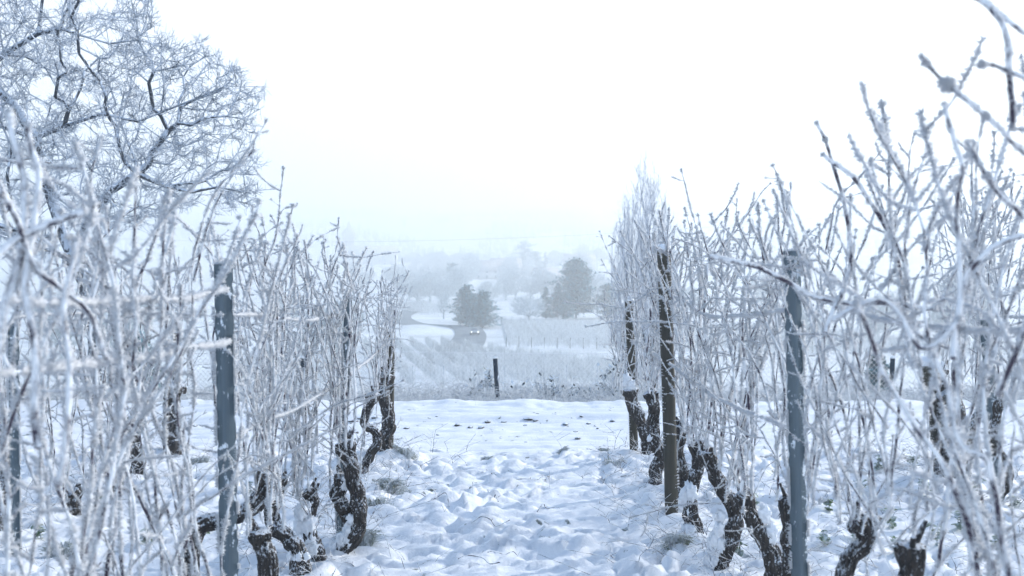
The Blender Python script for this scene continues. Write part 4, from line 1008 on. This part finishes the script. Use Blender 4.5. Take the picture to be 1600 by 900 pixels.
# ------------------------------------------------------------------ weeds beyond the fence, hedge, bushes
def weeds(name, n, xr, yr, hr, label, mat, seed, side=5, rad=.004, dens=None, curve=.18):
    r = np.random.default_rng(seed); x = r.uniform(*xr, n); y = yr[0] + (yr[1] - yr[0]) * r.uniform(0, 1, n) ** 1.3
    if dens is not None: k = dens(x, y) > r.uniform(0, 1, n); x = x[k]; y = y[k]; n = len(x)
    z = ground_h(x, y); h = r.uniform(*hr, n) * (1 + .45 * perlin(x * .7, y * .7, 3.)) ; h = np.maximum(h, .04)
    d = r.normal(0, curve, (n, 2)); m = MB()
    p0 = np.column_stack([x, y, z - .03]); p1 = p0 + np.column_stack([d * h[:, None] * .4, h * .5]); p2 = p1 + np.column_stack([d * h[:, None] * 1.1, h * .5])
    prisms(m, p0, p1, rad, rad * .8, 3); prisms(m, p1, p2, rad * .8, rad * .5, 3)
    for q in range(side):
        t = r.uniform(.2, 1, n)[:, None]; b = np.where(t < .5, p0 + (p1 - p0) * t * 2, p1 + (p2 - p1) * (t - .5) * 2); e_ = b + np.column_stack([r.normal(0, .16, (n, 2)) * h[:, None] ** .5, r.uniform(-.02, .16, n) * h ** .5])
        prisms(m, b, e_, rad * .75, rad * .4, 3)
    ob = m.obj(name, mat); tag(ob, label, name.replace('_', ' '), kind='stuff'); return ob
weeds('frosted_weeds', 17000, (-13, 13), (17.2, 23.5), (.30, .66), 'dense tangle of frost-covered dead weeds behind the fence', M_WEED, 31, 8, .0050)
weeds('frosted_verge', 6000, (-11, 11), (15.0, 17.2), (.10, .34), 'short frosted grass and stalks along the far verge of the track', M_WEED, 35, 6, .0036)
weeds('frosted_scrub', 9000, (-26, 26), (25, 62), (.45, .85), 'pale frosted scrub covering the drop beyond the fence', M_WEED, 32, 9, .010)
def dark_bush(x, Y, wd, h, label, seed, n=900):
    r = np.random.default_rng(seed); g = float(ground_h(x, Y)); o = empty('evergreen_bush', (x, Y, g)); tag(o, label, 'bush', 'evergreen bushes behind the fence')
    m = MB(); k = 60; a = r.uniform(0, 6.28, k); e_ = np.column_stack([np.cos(a) * wd / 2 * r.uniform(.2, 1, k), np.sin(a) * .25 * r.uniform(.2, 1, k), h * r.uniform(.4, 1, k)]); prisms(m, np.zeros((k, 3)), e_, .006, .003, 3); m.obj('stem', M_TWIG, o)
    m = MB(); p = r.normal(0, 1, (n, 3)); p /= np.linalg.norm(p, axis=1)[:, None]; p *= r.uniform(.3, 1, (n, 1)) ** .5; p = p * [wd / 2, .3, h / 2] + [0, 0, h * .55]; p = p + r.normal(0, .05, p.shape); p = p[perlin(p[:, 0] * 7 + seed, p[:, 2] * 7, 1.) > .0]; n = len(p)
    D = r.normal(0, 1, (n, 3)); Dn, U, W = frames(D); s = r.uniform(.025, .055, n)[:, None]
    m.add(np.stack([p - Dn * s, p + U * s * .5, p + Dn * s, p - U * s * .5], 1), (np.arange(n) * 4)[:, None] + np.array([0, 1, 2, 3])); m.obj('foliage', M_DARKLEAF, o)
for k, (px, wd, h, lb) in enumerate([(757, .50, .78, 'dark evergreen bush just left of the small fence post'), (812, .6, .66, 'dark evergreen bush just right of the small fence post'), (856, .55, .78, 'low dark bush, middle of those behind the fence mesh'), (905, .8, .62, 'ragged dark bush between the middle bush and the right wooden stake'), (962, .55, .92, 'dark bush beside the stake at the right row end')]):
    dark_bush((px - 800) / F * 17.6, 17.6, wd, h, lb, 70 + k, [1100, 260, 380, 300, 700][k])

def far_woods():
    r = np.random.default_rng(77); n = 9000; y = r.uniform(950, 2300, n); x = (r.uniform(-420, 420, n)) * y / 1000 - 40
    k = perlin(x / 90., y / 160., 6.6) > .06; x = x[k]; y = y[k]; n = len(x); z = ground_h(x, y); m = MB(); h = r.uniform(7, 14, n)
    p = np.column_stack([x, y, z - .5]); t = np.column_stack([x + r.normal(0, .5, n), y, z + h * .55]); u = t + np.column_stack([0 * x, 0 * x, h * .45])
    prisms(m, p, t, r.uniform(.4, 3, n), r.uniform(2, 4, n), 6); prisms(m, t, u, r.uniform(2, 4, n), r.uniform(.3, 1.6, n), 6)
    tag(m.obj('far_woods', M_PALETREE), 'faint woods on the foggy hills', 'woods', kind='stuff')
far_woods()
DARK = {'thick dark grapevine tied': ([[(601, 590), (606, 540), (600, 490), (594, 440)], [(606, 600), (613, 545), (617, 480)], [(596, 600), (590, 545), (592, 500)]], 9.55),
        'massive twisted grapevine': ([[(540, 700), (541, 600), (546, 520), (548, 455)], [(532, 705), (524, 610), (517, 530), (512, 470)], [(548, 700), (556, 640), (552, 560), (558, 500)]], 6.55),
        'crooked speckled grapevine': ([[(437, 745), (446, 650), (440, 560), (452, 470)]], 6.05),
        'rough dark grapevine with a knobbly': ([[(1015, 615), (1010, 560), (1016, 490), (1003, 420)]], 8.45),
        'grapevine bent like a bow': ([[(1104, 705), (1112, 600), (1100, 500), (1108, 400)]], 6.2),
        'speckled grapevine with two': ([[(1158, 770), (1170, 640), (1160, 520), (1172, 420)]], 5.65)}
for o in [o for o in bpy.data.objects if o.get('category') == 'grapevine']:
    for key, (ls, Y) in DARK.items():
        if o['label'].startswith(key):
            for q, pts in enumerate(ls): custom_cane(o, [at(a, b, Y) for a, b in pts], .0085, .005, 300 + q + int(Y * 10), 1500, .009, bark=True)

# ------------------------------------------------------------------ things on the snow
weeds('grass', 1500, (-4.5, 4.5), (3.6, 13.9), (.03, .09), 'sparse frosted grass blades poking through the snow', M_GRASS, 33, 1, .0016, lambda x, y: .12 + .8 * (perlin(x * 1.3, y * 1.3, 5.) > .18) * (np.abs(x) > .6), .5)
weeds('frosted_litter', 5200, (-4.6, 4.6), (3.6, 10.4), (.04, .24), 'frosted dead stalks and prunings under the vine rows', M_CANE, 34, 3, .0024, lambda x, y: np.exp(-((np.abs(np.abs(x) - 1.25) - .1) / .42) ** 2) + np.exp(-((np.abs(np.abs(x) - 3.2)) / .6) ** 2), .7)
def tuft(px, py, s, label, seed, mat=M_GRASS):
    r = np.random.default_rng(seed); Y = F * CAMZ / (py - 400); x = (px - 800) / F * Y; z = float(ground_h(x, Y)); n = int(260 * s / .1)
    m = MB(); a = r.uniform(0, 6.28, n); rr = r.uniform(0, s, n) ; p0 = np.column_stack([np.cos(a) * rr * .7, np.sin(a) * rr * .5, ground_h(x + np.cos(a) * rr * .7, Y + np.sin(a) * rr * .5) - z - .005]); p1 = p0 + np.column_stack([np.cos(a) * r.uniform(.1, .5, n) * s * .6, np.sin(a) * .3 * s * r.uniform(0, 1, n), r.uniform(.25, .8, n) * s * .8]); p2 = p1 + np.column_stack([np.cos(a) * s * r.uniform(.1, .6, n), r.normal(0, .2, n) * s, r.uniform(-.3, .15, n) * s])
    prisms(m, p0, p1, .003, .0026, 3); prisms(m, p1, p2, .0026, .0012, 3)
    tag(m.obj('grass_tuft', mat, loc=(x, Y, z)), label, 'grass tuft', 'rimed grass tufts along the vine rows')
for k, (px, py, s, lb) in enumerate([(632, 724, .10, 'pale green grass tuft right of the last left grapevine'), (612, 775, .12, 'green grass tuft at the snow edge left of the path, above the darker ones'), (580, 808, .13, 'dense olive grass tuft right of the massive forked vine'), (562, 858, .12, 'olive grass tuft at the foot of the massive forked vine'),
                                     (545, 555 + 300, .08, 'small grass tuft against the massive forked vine'), (762, 716, .05, 'small dark tuft on the lip between path and track'), (880, 712, .05, 'frosted tuft on the lip near the right wooden stake'), (945, 706, .05, 'bristly frosted tuft left of the right row end'),
                                     (1060, 870, .09, 'frosted tuft at the foot of the tall wooden post'), (310, 722, .09, 'dark green tuft under the left canes beyond the steel post'), (90, 872, .10, 'brownish green tuft near the lower left edge'), (960, 730, .08, 'grey tuft in the snow left of the right vines')]):
    tuft(px, py, s, lb, 90 + k)
def leafy(px, py, h, label, seed):
    r = np.random.default_rng(seed); Y = F * CAMZ / (py - 400); x = (px - 800) / F * Y; z = float(ground_h(x, Y)); o = empty('leafy_weed', (x, Y, z)); tag(o, label, 'weed', 'green leafy weeds under the vine rows')
    m = MB(); st = []; P = []
    for q in range(3):
        d = r.normal(0, .25, 2); t = resample([[0, 0, -.02], [d[0] * h * .4, d[1] * h * .4, h * .55], [d[0] * h, d[1] * h, h * r.uniform(.7, 1)]], .01); P.append(t); tube(m, t, .0022, 5)
    m.obj('stem', M_TWIG, o); m = MB()
    for t in P:
        for q in range(5):
            c = t[int(r.uniform(.3, 1) * (len(t) - 1))] + r.normal(0, .012, 3); s = r.uniform(.014, .032); D = r.normal(0, 1, 3); D[2] = D[2] * .3; Dn, U, W = frames(D[None]); Dn, U, W = Dn[0], U[0], W[0]; a = np.linspace(0, 2 * math.pi, 9)[:-1]
            V = [c + Dn * math.cos(b) * s * (1.15) + U * math.sin(b) * s * .85 + W * s * .25 * math.cos(2 * b) for b in a] + [c]; m.add(V, [[i_, (i_ + 1) % 8, 8] for i_ in range(8)])
    m.obj('leaves', M_GREENLEAF, o)
lw = [(1300, 800, .12, 'right of the steel post'), (1340, 845, .16, 'below the hooked vine head'), (1395, 820, .14, 'left of the blurred stump, upright'), (1450, 790, .16, 'between blurred stump and split vine trunk'), (1470, 860, .14, 'in the lower right snow, lowest of its cluster'), (1505, 830, .15, 'below the split vine trunk'),
      (1560, 860, .12, 'in the lower right corner'), (1430, 735, .13, 'just left of the leaning stake'), (1375, 740, .13, 'behind the hooked vine head'), (1255, 790, .1, 'directly behind the right steel post'), (385, 770, .1, 'right of the left steel post'), (318, 830, .12, 'left of the left steel post low in the snow'), (225, 850, .12, 'under the canes in the lower left'), (1160, 870, .1, 'between two snowy vines of the right row')]
lw += [(1290, 855, .1, 'low between the steel post and the hooked vine head'), (1410, 868, .1, 'against the blurred stump near the bottom'), (1530, 785, .12, 'right of the split vine trunk by the outer steel post'), (1590, 800, .1, 'at the right edge beyond the outer steel post'), (160, 790, .1, 'beside the knotted vine of the second left row'), (60, 850, .1, 'near the narrow steel post at the left edge'), (1345, 770, .1, 'far behind the hooked vine head'), (1180, 800, .09, 'behind the speckled vine with two snow pillows')]
for k, (px, py, h, lb) in enumerate(lw): leafy(px, py, h, 'small green leafy weed ' + lb, 120 + k)
def litter_twig(px, py, L_, ang, label, seed):
    r = np.random.default_rng(seed); Y = F * CAMZ / (py - 400); x = (px - 800) / F * Y; d = np.array([math.cos(ang), math.sin(ang)])
    pts = [np.array([x, Y]) + d * L_ * t + r.normal(0, .015, 2) for t in np.linspace(-.5, .5, 5)]; P = np.array([[p[0], p[1], float(ground_h(*p)) + .008 + .03 * abs(math.sin(k * 1.3 + seed))] for k, p in enumerate(pts)]); o = P[0].copy(); P = resample(P - o, .015)
    m = MB(); tube(m, P, np.linspace(.004, .0022, len(P)), 6, 0, .2, 60); i_ = len(P) // 2; q = P[i_]; b = q + np.array([d[1], -d[0], .5]) * L_ * .18; prisms(m, [q], [b], .0025, .0015, 4); rime(m, P, np.full(len(P), .003), r, 300, .006)
    tag(m.obj('fallen_twig', [M_CANE, M_FROST], loc=o), label, 'twig', 'pruned twigs lying on the snowy path')
for k, (px, py, L_, a_, lb) in enumerate([(775, 745, .12, 1.2, 'short dark twig standing slanted in the upper path snow'), (828, 752, .22, .1, 'thin dark twig lying flat near the middle of the path'), (770, 782, .28, 1.9, 'slender twig standing in the path centre'), (640, 770, .55, .25, 'long forked twig lying right of the left vines'), (765, 830, .22, .2, 'curled thin twig in the lower middle of the path'), (790, 868, .20, .6, 'short thick twig near the bottom of the path'), (750, 880, .28, 2.6, 'thin pale twig at the bottom of the path'), (1025, 862, .26, 1.9, 'bent twig in the snow below the tall wooden post'),
                                          (675, 790, .3, 2.5, 'twig pointing at the green tufts left of the path'), (985, 755, .25, .3, 'twig in the snow beside the right row'), (955, 880, .2, 1.3, 'small twig sticking up in the lower right path'), (860, 800, .14, .5, 'tiny twig right of the path centre')]):
    litter_twig(px, py, L_, a_, lb, 140 + k)
# clods on the track
cl0 = MB(); blob(cl0, (0, 0, .004), .018, (1.3, 1, .62), 0, 8, .4, 2.4, 5.); clm = cl0.mesh('earth_clod', [M_CLOD])
for k in range(64):
    x = rng.uniform(-2.0, 2.0) if k < 48 else rng.uniform(-5, 5); Y = rng.uniform(11.2, 12.5) if k % 4 else rng.uniform(10.7, 13.2); o = child_obj('earth_clod', clm, None); s = rng.uniform(.35, 1.5) ** 1.2
    o.location = (x, Y, float(ground_h(x, Y))); o.rotation_euler = (0, 0, rng.uniform(0, 6)); o.scale = (s * rng.uniform(.8, 1.6), s, s * .8); tag(o, 'dark frozen clod of earth lying on the snowy track', 'earth clod', 'clods of earth on the track')

# ------------------------------------------------------------------ haze
hm, n, o = newmat('winter haze'); pv = N(n, 'ShaderNodeVolumePrincipled'); pv.inputs['Color'].default_value = (.935, .975, .985, 1); pv.inputs['Density'].default_value = .0017; pv.inputs['Anisotropy'].default_value = .35
L(n, pv.outputs[0], o.inputs['Volume'])
zmin = float(min(v for v in [Z.min()])); m = MB(); zt = max(78., float(Z.max()) + 2)
boxm(m, (0, 1305, (zmin - 1.2 + zt) / 2), (3300, 2900, zt - zmin + 1.2)); tag(m.obj('haze', hm), kind='stuff')
print('objects', len(bpy.data.objects), 'haze', zmin, zt)
